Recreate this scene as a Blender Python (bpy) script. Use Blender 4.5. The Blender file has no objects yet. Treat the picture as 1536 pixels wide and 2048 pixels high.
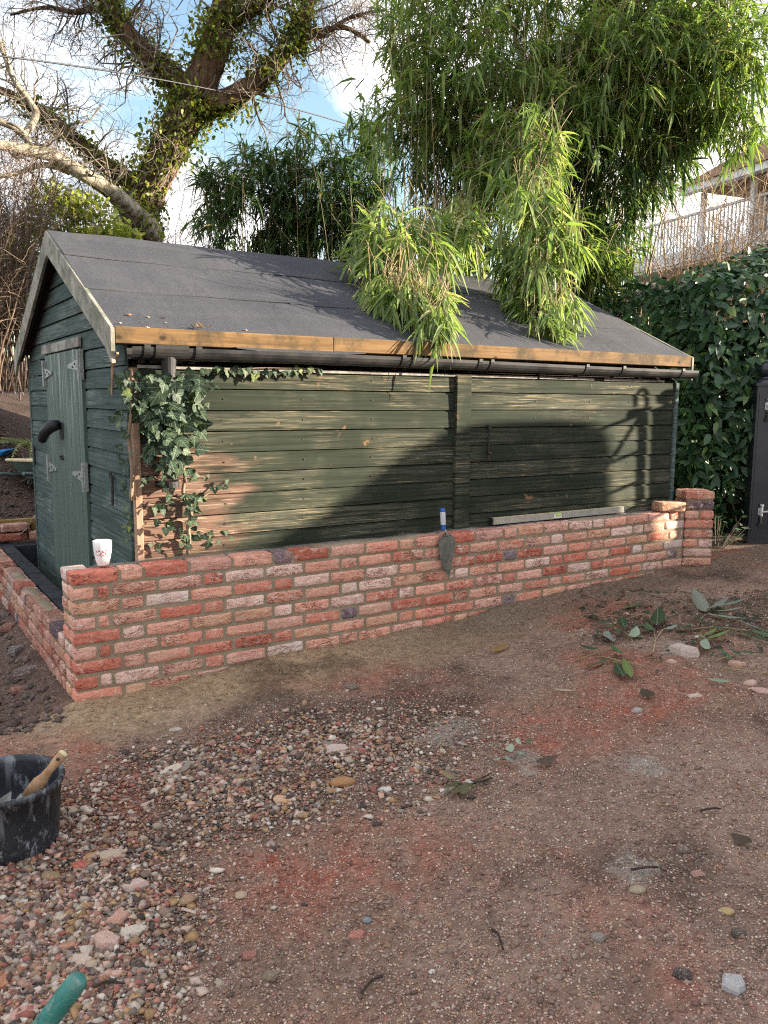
import bpy, math, random
import numpy as np
from mathutils import Vector, Matrix, Quaternion
R=math.radians
SC=bpy.context.scene
COL=SC.collection
random.seed(7); RNG=np.random.default_rng(11)

# ------------------------------------------------------------------ camera
CAMZ=1.45; FPX=1634.0; PITCH=R(7.76); ROLL=R(0.40)
_cp,_sp,_cr,_sr=math.cos(PITCH),math.sin(PITCH),math.cos(ROLL),math.sin(ROLL)
CF=Vector((0,_cp,-_sp)); _U=Vector((0,_sp,_cp)); _R=Vector((1,0,0))
CR=_cr*_R+_sr*_U; CU=-_sr*_R+_cr*_U
CAM=Vector((0,0,CAMZ))
cd=bpy.data.cameras.new('camera'); cam=bpy.data.objects.new('camera',cd); COL.objects.link(cam)
cd.sensor_fit='HORIZONTAL'; cd.sensor_width=36.0; cd.lens=36.0*FPX/1536.0
cd.clip_start=0.05; cd.clip_end=2000
M=Matrix((CR,CU,-CF)).transposed().to_4x4(); M.translation=CAM
cam.matrix_world=M; SC.camera=cam

# ------------------------------------------------------------------ sun, sky, exposure
SUN_EL=R(12.5)
SH=Vector((0.995,0.099,0)).normalized()
SUN=(SH*math.cos(SUN_EL)+Vector((0,0,math.sin(SUN_EL)))).normalized()
sl=bpy.data.lights.new('sun','SUN'); sun=bpy.data.objects.new('sun',sl); COL.objects.link(sun)
sl.energy=2.95; sl.angle=R(0.55); sl.color=(1.0,0.87,0.68)
sun.rotation_euler=SUN.to_track_quat('Z','Y').to_euler(); sun.location=(20,2,8)
SC.view_settings.view_transform='Standard'; SC.view_settings.look='None'
SC.view_settings.gamma=1.0; SC.view_settings.use_curve_mapping=False
SC.view_settings.exposure=2.95
W=bpy.data.worlds.new('World'); SC.world=W; W.use_nodes=True
wt=W.node_tree; wt.nodes.clear()
def wn(t,**k):
    n=wt.nodes.new(t)
    for a,b in k.items(): setattr(n,a,b)
    return n
sky=wn('ShaderNodeTexSky',sky_type='NISHITA',sun_disc=False,sun_elevation=SUN_EL,
       sun_rotation=math.atan2(SUN.x,SUN.y),air_density=1.2,dust_density=0.6,ozone_density=1.6)
bg1=wn('ShaderNodeBackground'); bg1.inputs['Strength'].default_value=0.05
wt.links.new(sky.outputs[0],bg1.inputs['Color'])
bg2=wn('ShaderNodeBackground'); bg2.inputs['Color'].default_value=(1.0,0.945,0.93,1); bg2.inputs['Strength'].default_value=0.36
tc=wn('ShaderNodeTexCoord'); mp=wn('ShaderNodeMapping'); mp.inputs['Scale'].default_value=(1.0,1.0,2.2); mp.inputs['Location'].default_value=(0.32,0.1,0.12)
wt.links.new(tc.outputs['Generated'],mp.inputs['Vector'])
nz=wn('ShaderNodeTexNoise'); nz.inputs['Scale'].default_value=2.6; nz.inputs['Detail'].default_value=7; nz.inputs['Roughness'].default_value=0.52; nz.inputs['Distortion'].default_value=0.3
wt.links.new(mp.outputs[0],nz.inputs['Vector'])
rp=wn('ShaderNodeMapRange'); rp.inputs['From Min'].default_value=0.43; rp.inputs['From Max'].default_value=0.60
wt.links.new(nz.outputs[0],rp.inputs['Value'])
cn=wn('ShaderNodeTexNoise'); cn.inputs['Scale'].default_value=5.5; cn.inputs['Detail'].default_value=5
wt.links.new(mp.outputs[0],cn.inputs['Vector']); cm=wn('ShaderNodeMapRange'); cm.inputs['From Min'].default_value=0.36; cm.inputs['From Max'].default_value=0.64; cm.inputs['To Min'].default_value=0.21; cm.inputs['To Max'].default_value=0.43
wt.links.new(cn.outputs[0],cm.inputs['Value']); wt.links.new(cm.outputs[0],bg2.inputs['Strength'])
ms=wn('ShaderNodeMixShader'); wo=wn('ShaderNodeOutputWorld')
wt.links.new(rp.outputs[0],ms.inputs[0]); wt.links.new(bg1.outputs[0],ms.inputs[1]); wt.links.new(bg2.outputs[0],ms.inputs[2]); wt.links.new(ms.outputs[0],wo.inputs[0])
SC.cycles.use_denoising=False; SC.cycles.filter_width=1.15
SC.cycles.max_bounces=6; SC.cycles.diffuse_bounces=3; SC.cycles.transparent_max_bounces=4

# ------------------------------------------------------------------ helpers
def ray(px,py): return (CF+CR*((px-768)/FPX)-CU*((py-1024)/FPX))
def at(px,py,Y):
    d=ray(px,py); return CAM+d*(Y/d.y)
def hit_z(px,py,z):
    d=ray(px,py); return CAM+d*((z-CAMZ)/d.z)

class Frame:                       # a plan frame: a along, b into depth
    def __init__(s,o,th):
        s.o=Vector((o[0],o[1],0)); s.th=th
        s.e=Vector((math.cos(th),math.sin(th),0)); s.n=Vector((-math.sin(th),math.cos(th),0))
    def w(s,a,b,z=0): return s.o+s.e*a+s.n*b+Vector((0,0,z))
    def loc(s,p):
        d=Vector((p[0]-s.o.x,p[1]-s.o.y,0)); return Vector((d.dot(s.e),d.dot(s.n),p[2]))
    def hit_b(s,px,py,b=0.0):
        d=ray(px,py); t=(b-(CAM-s.o).dot(s.n))/d.dot(s.n); return s.loc(CAM+d*t)
    def hit_a(s,px,py,a=0.0):
        d=ray(px,py); t=(a-(CAM-s.o).dot(s.e))/d.dot(s.e); return s.loc(CAM+d*t)
WF=Frame((-1.4218,3.6376),R(32.75))
WTOP=0.667
_c=WF.w(0.3505,0.182)
SF=Frame((_c.x,_c.y),R(32.42))
SHL,SHD=3.995,2.70                  # shed length, depth
SZE,SZT,SZR=WTOP+0.942,WTOP+1.115,WTOP+1.768

def thing(name,label,cat,loc=(0,0,0),rotz=0.0,group=None,kind=None):
    o=bpy.data.objects.new(name,None); COL.objects.link(o); o.empty_display_size=0.1
    o.location=loc; o.rotation_euler=(0,0,rotz)
    return tag(o,label,cat,group,kind)
def tag(o,label=None,cat=None,group=None,kind=None):
    if label: o['label']=label
    if cat: o['category']=cat
    if group: o['group']=group
    if kind: o['kind']=kind
    return o
def link(name,me,parent=None,mat=None,loc=None,rot=None,mtx=None,color=None):
    o=bpy.data.objects.new(name,me); COL.objects.link(o)
    if parent is not None: o.parent=parent
    if mtx is not None: o.matrix_local=mtx if parent is None else mtx
    if loc is not None: o.location=loc
    if rot is not None: o.rotation_euler=rot
    if mat is not None and me is not None and len(me.materials)==0: me.materials.append(mat)
    if color is not None: o.color=(color[0],color[1],color[2],1)
    return o

class MB:
    def __init__(s): s.v=[]; s.f=[]; s.m=[]
    def add(s,vs,fs,mi=0):
        k=len(s.v); s.v.extend([tuple(v) for v in vs]); s.f.extend([tuple(i+k for i in f) for f in fs]); s.m.extend([mi]*len(fs)); return s
    def box(s,x0,x1,y0,y1,z0,z1,mi=0):
        return s.add([(x0,y0,z0),(x1,y0,z0),(x1,y1,z0),(x0,y1,z0),(x0,y0,z1),(x1,y0,z1),(x1,y1,z1),(x0,y1,z1)],
              [(0,3,2,1),(4,5,6,7),(0,1,5,4),(1,2,6,5),(2,3,7,6),(3,0,4,7)],mi)
    def hexa(s,p,mi=0):            # 8 points: 4 lower, 4 upper
        return s.add(p,[(0,3,2,1),(4,5,6,7),(0,1,5,4),(1,2,6,5),(2,3,7,6),(3,0,4,7)],mi)
    def prism(s,poly,d,mi=0):      # polygon of Vectors extruded by vector d
        n=len(poly); d=Vector(d); p=[Vector(q) for q in poly]
        return s.add(p+[q+d for q in p],[tuple(range(n))[::-1],tuple(range(n,2*n))]+[(i,(i+1)%n,n+(i+1)%n,n+i) for i in range(n)],mi)
    def tube(s,pts,rad,n=6,cap=True,mi=0):
        pts=[Vector(p) for p in pts]; m=len(pts)
        if not hasattr(rad,'__len__'): rad=[rad]*m
        t0=(pts[1]-pts[0]).normalized(); a=Vector((0,0,1)) if abs(t0.z)<.9 else Vector((1,0,0))
        u=t0.cross(a).normalized(); vs=[]
        for i,p in enumerate(pts):
            t=(pts[min(i+1,m-1)]-pts[max(i-1,0)])
            t=t.normalized() if t.length>1e-9 else t0
            u=(u-t*u.dot(t)); u=u.normalized() if u.length>1e-6 else t.orthogonal().normalized()
            w=t.cross(u)
            for k in range(n):
                an=2*math.pi*k/n; vs.append(p+(u*math.cos(an)+w*math.sin(an))*rad[i])
        fs=[(i*n+k,i*n+(k+1)%n,(i+1)*n+(k+1)%n,(i+1)*n+k) for i in range(m-1) for k in range(n)]
        if cap: fs+= [tuple(range(n))[::-1],tuple((m-1)*n+k for k in range(n))]
        return s.add(vs,fs,mi)
    def lathe(s,prof,n=24,c=(0,0,0),mi=0,close=False):
        c=Vector(c); vs=[]
        for r,z in prof:
            for k in range(n):
                an=2*math.pi*k/n; vs.append(c+Vector((r*math.cos(an),r*math.sin(an),z)))
        m=len(prof)
        fs=[(i*n+k,i*n+(k+1)%n,(i+1)*n+(k+1)%n,(i+1)*n+k) for i in range(m-1) for k in range(n)]
        if prof[0][0]>1e-4: fs.append(tuple(range(n))[::-1])
        if prof[-1][0]>1e-4 and close: fs.append(tuple((m-1)*n+k for k in range(n)))
        return s.add(vs,fs,mi)
    def mesh(s,name,mats=(),smooth=False):
        me=bpy.data.meshes.new(name); me.from_pydata(s.v,[],s.f)
        for m in (mats if isinstance(mats,(list,tuple)) else [mats]): me.materials.append(m)
        if any(s.m): me.polygons.foreach_set('material_index',s.m)
        if smooth: me.polygons.foreach_set('use_smooth',[True]*len(s.f))
        me.update(); return me
    def build(s,name,mat,parent=None,smooth=False,bevel=0,seg=2,**k):
        o=link(name,s.mesh(name,mat,smooth),parent,**k)
        if bevel:
            b=o.modifiers.new('bevel','BEVEL'); b.width=bevel; b.segments=seg; b.limit_method='ANGLE'; b.angle_limit=R(35)
        return o

def np_mesh(name,verts,faces,mat=None,col=None,smooth=False):
    """faces: list of int arrays (n,k)"""
    me=bpy.data.meshes.new(name)
    verts=np.asarray(verts,np.float32); me.vertices.add(len(verts)); me.vertices.foreach_set('co',verts.ravel())
    loops=np.concatenate([f.ravel() for f in faces]).astype(np.int32)
    tot=np.concatenate([np.full(len(f),f.shape[1],np.int32) for f in faces])
    st=np.concatenate([[0],np.cumsum(tot)[:-1]]).astype(np.int32)
    me.loops.add(len(loops)); me.loops.foreach_set('vertex_index',loops)
    me.polygons.add(len(tot)); me.polygons.foreach_set('loop_start',st); me.polygons.foreach_set('loop_total',tot)
    if smooth: me.polygons.foreach_set('use_smooth',np.ones(len(tot),bool))
    if col is not None:
        ca=me.color_attributes.new('Col','FLOAT_COLOR','POINT')
        c=np.ones((len(verts),4),np.float32); c[:,:3]=col; ca.data.foreach_set('color',c.ravel())
    me.update(calc_edges=True); me.validate()
    if mat: me.materials.append(mat)
    return me

def nrm(v): return v/np.maximum(np.linalg.norm(v,axis=-1,keepdims=True),1e-9)
_lat={}
def vnoise(x,y,scale,seed):
    g=_lat.setdefault(seed,np.random.default_rng(1000+seed).random((256,256)))
    X=np.asarray(x)*scale+517.3; Y=np.asarray(y)*scale+311.7
    i=np.floor(X).astype(int); j=np.floor(Y).astype(int); u=X-i; v=Y-j
    u=u*u*(3-2*u); v=v*v*(3-2*v); i%=256; j%=256; i1=(i+1)%256; j1=(j+1)%256
    return (g[i,j]*(1-u)+g[i1,j]*u)*(1-v)+(g[i,j1]*(1-u)+g[i1,j1]*u)*v
def fbm(x,y,scale,seed,oct=4):
    s=0;a=.5;t=0
    for k in range(oct): s=s+a*vnoise(x,y,scale*2**k,seed+k); t+=a; a*=.5
    return s/t
def sstep(a,b,x): t=np.clip((x-a)/(b-a),0,1); return t*t*(3-2*t)

# ------------------------------------------------------------------ material helpers
class G:
    def __init__(s,name,rough=0.7,spec=0.4,metal=0.0):
        s.m=bpy.data.materials.new(name); s.m.use_nodes=True; s.t=s.m.node_tree
        s.b=s.t.nodes['Principled BSDF']; s.b.inputs['Roughness'].default_value=rough
        s.b.inputs['Specular IOR Level'].default_value=spec; s.b.inputs['Metallic'].default_value=metal
        s.tc=None
    def n(s,t,**k):
        x=s.t.nodes.new(t)
        for a,b in k.items(): setattr(x,a,b)
        return x
    def put(s,sock,v):
        if isinstance(v,bpy.types.NodeSocket): s.t.links.new(v,sock)
        elif hasattr(v,'__len__') and len(v)==3 and sock.type=='RGBA': sock.default_value=(*v,1)
        else: sock.default_value=v
    def co(s,kind='Object',scale=(1,1,1),rand=False,rot=(0,0,0)):
        if s.tc is None: s.tc=s.n('ShaderNodeTexCoord')
        v=s.tc.outputs[kind]
        if rand:
            oi=s.n('ShaderNodeObjectInfo'); a=s.n('ShaderNodeVectorMath',operation='MULTIPLY_ADD')
            s.t.links.new(oi.outputs['Random'],a.inputs[0]); a.inputs[1].default_value=(13.7,29.1,7.3); s.t.links.new(v,a.inputs[2]); v=a.outputs[0]
        m=s.n('ShaderNodeMapping'); m.inputs['Scale'].default_value=scale; m.inputs['Rotation'].default_value=rot
        s.t.links.new(v,m.inputs[0]); return m.outputs[0]
    def noise(s,vec,scale=5,detail=4,rough=.55,dist=0.0):
        x=s.n('ShaderNodeTexNoise'); s.put(x.inputs['Vector'],vec); x.inputs['Scale'].default_value=scale; x.inputs['Detail'].default_value=detail
        x.inputs['Roughness'].default_value=rough; x.inputs['Distortion'].default_value=dist; return x.outputs[0]
    def voro(s,vec,scale=20,feature='F1',out='Distance'):
        x=s.n('ShaderNodeTexVoronoi',feature=feature); s.put(x.inputs['Vector'],vec); x.inputs['Scale'].default_value=scale; return x.outputs[out]
    def rng(s,v,a,b,c=0.0,d=1.0):
        x=s.n('ShaderNodeMapRange'); s.put(x.inputs['Value'],v); x.inputs['From Min'].default_value=a; x.inputs['From Max'].default_value=b
        x.inputs['To Min'].default_value=c; x.inputs['To Max'].default_value=d; return x.outputs[0]
    def math(s,op,a,b=0.0):
        x=s.n('ShaderNodeMath',operation=op); s.put(x.inputs[0],a); s.put(x.inputs[1],b); return x.outputs[0]
    def mix(s,f,a,b,blend='MIX'):
        x=s.n('ShaderNodeMix',data_type='RGBA',blend_type=blend); s.put(x.inputs['Factor'],f); s.put(x.inputs['A'],a) if False else None
        ia=[i for i in x.inputs if i.type=='RGBA']; s.put(ia[0],a); s.put(ia[1],b)
        return [o for o in x.outputs if o.type=='RGBA'][0]
    def ramp(s,f,stops):
        x=s.n('ShaderNodeValToRGB'); s.put(x.inputs[0],f); e=x.color_ramp.elements
        while len(e)<len(stops): e.new(.5)
        for q,(p,c) in zip(e,stops): q.position=p; q.color=(*c,1)
        return x.outputs[0]
    def info(s,o='Color'): return s.n('ShaderNodeObjectInfo').outputs[o]
    def attr(s,name='Col'): return s.n('ShaderNodeAttribute',attribute_name=name).outputs['Color']
    def xyz(s,vec,i):
        x=s.n('ShaderNodeSeparateXYZ'); s.put(x.inputs[0],vec); return x.outputs[i]
    def color(s,c): s.put(s.b.inputs['Base Color'],c); return s
    def rough(s,c): s.put(s.b.inputs['Roughness'],c); return s
    def bump(s,h,strength=.4,dist=.01,prev=None):
        x=s.n('ShaderNodeBump'); x.inputs['Strength'].default_value=strength; x.inputs['Distance'].default_value=dist; s.put(x.inputs['Height'],h)
        if prev is not None: s.put(x.inputs['Normal'],prev)
        s.t.links.new(x.outputs[0],s.b.inputs['Normal']); return x.outputs[0]

def leafmat(name,src,trans=0.35,rough=.45,spec=.4,vein=None):
    g=G(name,rough,spec); g.m.use_nodes=True
    c=g.attr() if src=='attr' else g.info()
    nz=g.noise(g.co('Object'),14,2)
    c=g.mix(g.rng(nz,.3,.7,0,.3),c,(0.9,1.0,0.6),'MULTIPLY')
    if vein:
        ob=g.co('Object'); ax=g.math('ABSOLUTE',g.xyz(ob,0)); y=g.xyz(ob,1); f=g.rng(ax,.012,.035,.55,0)
        if vein=='ivy':
            for (k,y0) in ((.55,.10),(1.1,.18),(.8,.42)):
                l=g.math('ABSOLUTE',g.math('SUBTRACT',g.math('MULTIPLY',ax,k),g.math('SUBTRACT',y,y0))); f=g.math('MAXIMUM',f,g.rng(l,.008,.028,.42,0))
        c=g.mix(f,c,(.26,.32,.20))
    g.color(c)
    tr=g.n('ShaderNodeBsdfTranslucent'); c2=g.mix(1.0,c,(1.3,1.35,0.75),'MULTIPLY'); g.put(tr.inputs['Color'],c2)
    mx=g.n('ShaderNodeMixShader'); mx.inputs[0].default_value=trans
    out=[x for x in g.t.nodes if x.type=='OUTPUT_MATERIAL'][0]
    g.t.links.new(g.b.outputs[0],mx.inputs[1]); g.t.links.new(tr.outputs[0],mx.inputs[2]); g.t.links.new(mx.outputs[0],out.inputs[0])
    return g.m

MT={}
def simple(name,c,rough=.6,spec=.4,metal=0,var=.25,scale=12,bump=.15):
    g=G(name,rough,spec,metal); v=g.co('Object'); nz=g.noise(v,scale,5,.6)
    g.color(g.mix(g.rng(nz,.3,.7),tuple(x*(1-var) for x in c),tuple(min(1,x*(1+var)) for x in c)))
    if bump: g.bump(g.noise(v,scale*4,4),bump,.01)
    MT[name]=g.m; return g.m
# bricks: the colour of the clay comes with each brick
g=G('brick_clay',.88,.2); v=g.co('Object',rand=True)
n1=g.noise(v,9,5,.62); n2=g.noise(v,26,6,.7); n3=g.noise(v,4.5,3,.5,.6); n4=g.noise(v,70,4,.7)
c=g.mix(g.rng(n1,.38,.66),g.info(),g.mix(1.0,g.info(),(.86,.74,.72),'MULTIPLY'))
c=g.mix(g.rng(n3,.52,.66,0,.7),c,(.60,.36,.26))
c=g.mix(g.math('MULTIPLY',g.rng(n2,.53,.66),g.rng(n1,.35,.6,.0,.8)),c,(.74,.62,.54))
c=g.mix(g.rng(n4,.58,.70,0,.55),c,(.22,.07,.05))
cr=g.noise(g.co('Object',(1,1,2.2),rand=True),11,3,.5,1.6); ck=g.rng(g.math('ABSOLUTE',g.math('SUBTRACT',cr,.5)),.0,.035,1,0); ck=g.math('MULTIPLY',ck,g.rng(n1,.42,.55))
ck=g.math('MULTIPLY',ck,g.rng(g.info('Random'),.25,.6)); c=g.mix(g.math('MULTIPLY',ck,.6),c,(.24,.085,.065))
g.color(c); b1=g.bump(g.math('SUBTRACT',g.math('ADD',n2,cr),g.math('MULTIPLY',ck,.5)),.9,.014); g.bump(n4,.6,.004,b1); MT['brick']=g.m
g=G('mortar',.95,.15); v=g.co('Object'); n1=g.noise(v,6,4); n2=g.noise(v,120,5,.7)
c=g.mix(g.rng(n1,.35,.65),(.22,.17,.115),(.31,.245,.175)); c=g.mix(g.rng(n2,.5,.75,0,.5),c,(.30,.25,.19)); g.color(c); g.bump(n2,.6,.006); MT['mortar']=g.m
g=G('grey_concrete',.95,.15); v=g.co('Object'); n1=g.noise(v,5,4); n2=g.noise(v,70,6,.75)
c=g.mix(g.rng(n1,.35,.65),(.10,.09,.085),(.19,.175,.165)); c=g.mix(g.rng(n2,.52,.75,0,.6),c,(.30,.28,.27)); g.color(c); g.bump(n2,.8,.012); MT['concrete']=g.m
simple('dark_block',(.035,.037,.042),.9,.15,var=.35,scale=18,bump=.5)
# shed paint, long side
def paint(name,base,worn,bare,wornamt,ax,pinkleft=False):
    g=G(name,.86,.14)
    sc=(1.1,10,40) if ax==0 else (10,1.1,40)
    v=g.co('Object',sc,rand=True); w=g.co('Object',rand=True)
    gr=g.noise(v,1.6,6,.62); gr2=g.noise(v,4.0,5,.7); bl=g.noise(w,1.7,4,.55); kn=g.noise(w,11,3,.5)
    c=g.mix(g.rng(gr,.3,.7),tuple(x*.62 for x in base),tuple(x*1.45 for x in base))
    c=g.mix(g.math('MULTIPLY',g.rng(bl,.42,.62),g.rng(gr,.42,.6,0,.85)),c,worn)
    wear=g.math('MULTIPLY',g.rng(gr2,.57-wornamt*.03,.67),g.rng(bl,.48-wornamt*.05,.61))
    big=g.noise(g.co('Object',(.8,1,2.2)),1.6,3,.5); wear=g.math('MULTIPLY',wear,g.rng(big,.36,.56,.30,1))
    if pinkleft:
        x=g.xyz(g.co('Object'),0); z=g.xyz(g.co('Object'),2)
        nz=g.noise(g.co('Object',(1,1,3)),3.2,4)
        m=g.math('ADD',x,g.math('MULTIPLY',g.math('SUBTRACT',nz,.5),1.5))
        m=g.math('ADD',m,g.rng(z,1.15,1.5,0,1.6))
        pk=g.rng(m,.25,.60,1,0)
        pc=g.mix(g.rng(gr,.35,.65),(.085,.045,.032),(.19,.118,.088)); pc=g.mix(g.rng(gr2,.54,.68),pc,(.36,.27,.22))
        c=g.mix(g.math('MULTIPLY',pk,g.rng(gr,.25,.42)),c,pc)
    c=g.mix(wear,c,bare)
    c=g.mix(g.rng(kn,.70,.76,0,.8),c,(.24,.13,.06))
    g.color(c); g.bump(gr2,.35,.006); MT[name]=g.m; return g.m
paint('green_boards',(.0225,.028,.0195),(.082,.082,.060),(.32,.25,.155),1.0,0,True)
paint('gable_boards',(.050,.074,.070),(.12,.15,.14),(.30,.31,.29),.2,1)
g=G('door_paint',.6,.35); v=g.co('Object',(14,22,1.1),rand=True); gr=g.noise(v,1.5,6,.65); bl=g.noise(g.co('Object'),2.2,4)
z=g.xyz(g.co('Object'),2)
c=g.mix(g.rng(gr,.3,.7),(.045,.072,.06),(.085,.125,.105)); c=g.mix(g.math('MULTIPLY',g.rng(gr,.54,.66),g.math('ADD',g.rng(z,1.0,1.6,.05,.75),g.rng(bl,.4,.7,-.1,.3))),c,(.36,.39,.37))
g.color(c); g.bump(gr,.3,.006); MT['door']=g.m
def timber(name,c1,c2,dark,knot,sc=(1,12,30),green=None):
    g=G(name,.82,.18); v=g.co('Object',sc,rand=True); w=g.co('Object',rand=True)
    gr=g.noise(v,2.2,6,.62,.3); bl=g.noise(w,6,5,.7); kn=g.voro(g.co('Object',(1,1,1.6),rand=True),5.5)
    c=g.mix(g.rng(gr,.32,.68),c1,c2); c=g.mix(g.rng(bl,.46,.62,0,.9),c,dark)
    c=g.mix(g.rng(kn,.06,.13,.9,0),c,knot)
    if green: c=g.mix(g.rng(g.noise(w,7,4,.6),.5,.66,0,.7),c,green)
    g.color(c); g.bump(gr,.3,.005); MT[name]=g.m; return g.m
timber('fascia_timber',(.105,.058,.023),(.205,.122,.055),(.055,.040,.022),(.03,.016,.01))
timber('barge_timber',(.22,.20,.165),(.36,.335,.29),(.12,.125,.10),(.10,.08,.06),(14,2.4,2.4),(.12,.14,.09))
timber('grey_timber',(.20,.18,.16),(.36,.34,.31),(.13,.12,.11),(.10,.08,.07),(12,1.5,12))
timber('corner_timber',(.26,.16,.11),(.40,.27,.20),(.16,.10,.07),(.1,.06,.04),(12,12,1))
timber('yellow_timber',(.25,.16,.055),(.36,.24,.09),(.17,.10,.04),(.08,.05,.02))
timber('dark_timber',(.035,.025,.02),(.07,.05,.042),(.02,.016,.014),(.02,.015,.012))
timber('handle_wood',(.30,.17,.09),(.45,.29,.17),(.20,.10,.05),(.2,.1,.05),(20,20,3))
g=G('roof_felt',.9,.25); v=g.co('Object'); n1=g.noise(v,130,4,.85); n2=g.noise(v,2.2,5,.55); n3=g.noise(g.co('Object',(1,6,6)),1.2,4)
c=g.mix(g.rng(n2,.35,.68),(.036,.038,.047),(.053,.054,.063)); c=g.mix(g.rng(n3,.5,.7,0,.4),c,(.070,.069,.067)); c=g.mix(g.rng(n1,.52,.68,0,.55),c,(.12,.12,.13)); c=g.mix(g.rng(n1,.46,.36,0,.4),c,(.018,.018,.021))
g.color(c); b1=g.bump(g.noise(g.co('Object',(1,1,1)),5,4,.6),.35,.02); g.bump(n1,.6,.004,b1); MT['felt']=g.m
g=G('black_plastic',.5,.3); v=g.co('Object'); n1=g.noise(v,7,5,.6); g.color(g.mix(g.rng(n1,.4,.7),(.012,.012,.014),(.035,.033,.032))); g.rough(g.rng(n1,.3,.7,.42,.62)); MT['black_plastic']=g.m
simple('galvanised',(.27,.29,.28),.5,.5,.4,.25,25)
simple('black_iron',(.012,.012,.016),.55,.4,0,.3,20)
simple('rust_black',(.02,.018,.017),.6,.4,0,.4,30)
g=G('gate_paint',.35,.5); v=g.co('Object'); n1=g.noise(v,6,4); g.color(g.mix(g.rng(n1,.35,.7),(.010,.012,.020),(.022,.024,.034))); g.bump(g.noise(v,60,3),.1,.004); MT['gate_paint']=g.m
simple('rail_grey',(.42,.43,.46),.6,.3,var=.08,scale=6,bump=0)
simple('cream_render',(.56,.50,.42),.9,.2,var=.12,scale=3)
simple('white_paint',(.72,.72,.72),.5,.4,var=.06,scale=6,bump=.05)
simple('brown_tile',(.20,.105,.06),.85,.2,var=.3,scale=6,bump=.4)
simple('glass_dark',(.05,.065,.08),.1,.6,var=.2,scale=1,bump=0)
simple('porcelain',(.80,.80,.80),.18,.6,var=.015,scale=4,bump=0)
simple('red_print',(.55,.04,.05),.3,.5,var=.1,scale=8,bump=0)
simple('coffee',(.03,.015,.008),.15,.5,bump=0)
g=G('rubber_bucket',.5,.45); v=g.co('Object'); n1=g.noise(v,9,6,.7); n2=g.noise(g.co('Object',(1,1,.45)),22,6,.75); n3=g.noise(v,3.2,3)
c=g.mix(g.rng(n1,.4,.75),(.010,.011,.014),(.030,.034,.045)); c=g.mix(g.math('MULTIPLY',g.rng(n2,.53,.66),g.rng(n3,.42,.62,.08,.9)),c,(.42,.43,.46)); c=g.mix(g.rng(g.noise(g.co('Object',(1,1,.12)),16,4,.6),.62,.70,0,.5),c,(.20,.20,.22)); g.color(c); g.bump(n1,.15,.004); MT['bucket']=g.m
simple('cement_slurry',(.23,.22,.21),.8,.3,var=.2,scale=14,bump=.6)
g=G('steel_blade',.45,.5,.35); v=g.co('Object'); n1=g.noise(v,20,5,.6); n2=g.noise(v,90,4,.6); g.color(g.mix(g.rng(n1,.35,.65),(.12,.115,.10),(.22,.215,.19))); g.bump(n2,.3,.003); MT['blade']=g.m
simple('blue_plastic',(.02,.11,.42),.4,.5,var=.12,bump=0)
simple('light_grip',(.55,.57,.60),.45,.4,var=.08,bump=0)
simple('aluminium',(.40,.385,.34),.4,.5,.25,.12,20,.1)
simple('yellow_edge',(.55,.47,.28),.5,.4,var=.15,scale=20)
simple('vial',(.45,.62,.08),.2,.5,var=.05,bump=0)
g=G('green_handle',.5,.4); v=g.co('Object'); n1=g.noise(v,18,5,.65); n2=g.noise(v,60,5,.7); c=g.mix(g.rng(n1,.35,.65),(.018,.13,.11),(.035,.21,.18)); c=g.mix(g.rng(n2,.52,.66,0,.8),c,(.20,.25,.20)); c=g.mix(g.rng(n1,.55,.66,0,.75),c,(.02,.05,.045)); c=g.mix(g.rng(g.noise(v,9,5,.7),.55,.68,0,.6),c,(.13,.20,.17)); g.color(c); g.bump(n2,.3,.003); MT['green_handle']=g.m
simple('barrow_green',(.10,.14,.125),.55,.4,.1,.3,9,.2)
simple('bright_blue',(.02,.22,.60),.4,.5,var=.1,bump=0)
g=G('oak_bark',.95,.15); v=g.co('Object',(1,1,.16),rot=(0,R(20),0)); n1=g.noise(v,13,6,.7,.8); n2=g.noise(g.co('Object'),1.6,4); n3=g.noise(g.co('Object'),9,4)
c=g.mix(g.rng(n1,.35,.65),(.030,.018,.012),(.17,.105,.06)); c=g.mix(g.rng(n3,.55,.7,0,.75),c,(.07,.085,.022)); g.color(c); g.bump(n1,1.0,.10); MT['bark']=g.m
g=G('pale_bark',.9,.15); v=g.co('Object'); n1=g.noise(v,9,6,.75); n2=g.noise(v,30,5,.7); z=g.n('ShaderNodeNewGeometry')
nzv=g.xyz(z.outputs['Normal'],2)
c=g.mix(g.rng(n1,.38,.62),(.10,.08,.055),(.46,.41,.33)); c=g.mix(g.math('MULTIPLY',g.rng(n2,.42,.6,0,1),g.rng(nzv,.1,.8,.05,.9)),c,(.12,.12,.025)); c=g.mix(g.rng(n2,.62,.72),c,(.66,.64,.58)); g.color(c); g.bump(n2,.7,.03); MT['pale_bark']=g.m
simple('twig_grey',(.15,.125,.10),.9,.2,var=.3,scale=3,bump=0)
simple('twig_brown',(.16,.115,.085),.9,.2,var=.35,scale=2,bump=0)
simple('twig_far',(.085,.065,.062),.9,.2,var=.3,scale=2,bump=0)
simple('twig_orange',(.34,.24,.15),.9,.2,var=.3,scale=2,bump=0)
simple('culm',(.22,.165,.08),.6,.35,var=.35,scale=2,bump=0)
simple('ivy_stem',(.22,.155,.11),.9,.2,var=.3,scale=8,bump=.5)
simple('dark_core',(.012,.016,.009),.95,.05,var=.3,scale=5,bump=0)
MT['leaf_attr']=leafmat('leaf_attr','attr',.45)
MT['leaf_obj']=leafmat('leaf_obj','obj',.42)
MT['laurel_attr']=leafmat('laurel_attr','attr',.12,.42,.35)
MT['laurel_obj']=leafmat('laurel_obj','obj',.12,.42,.35,'mid')
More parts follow.
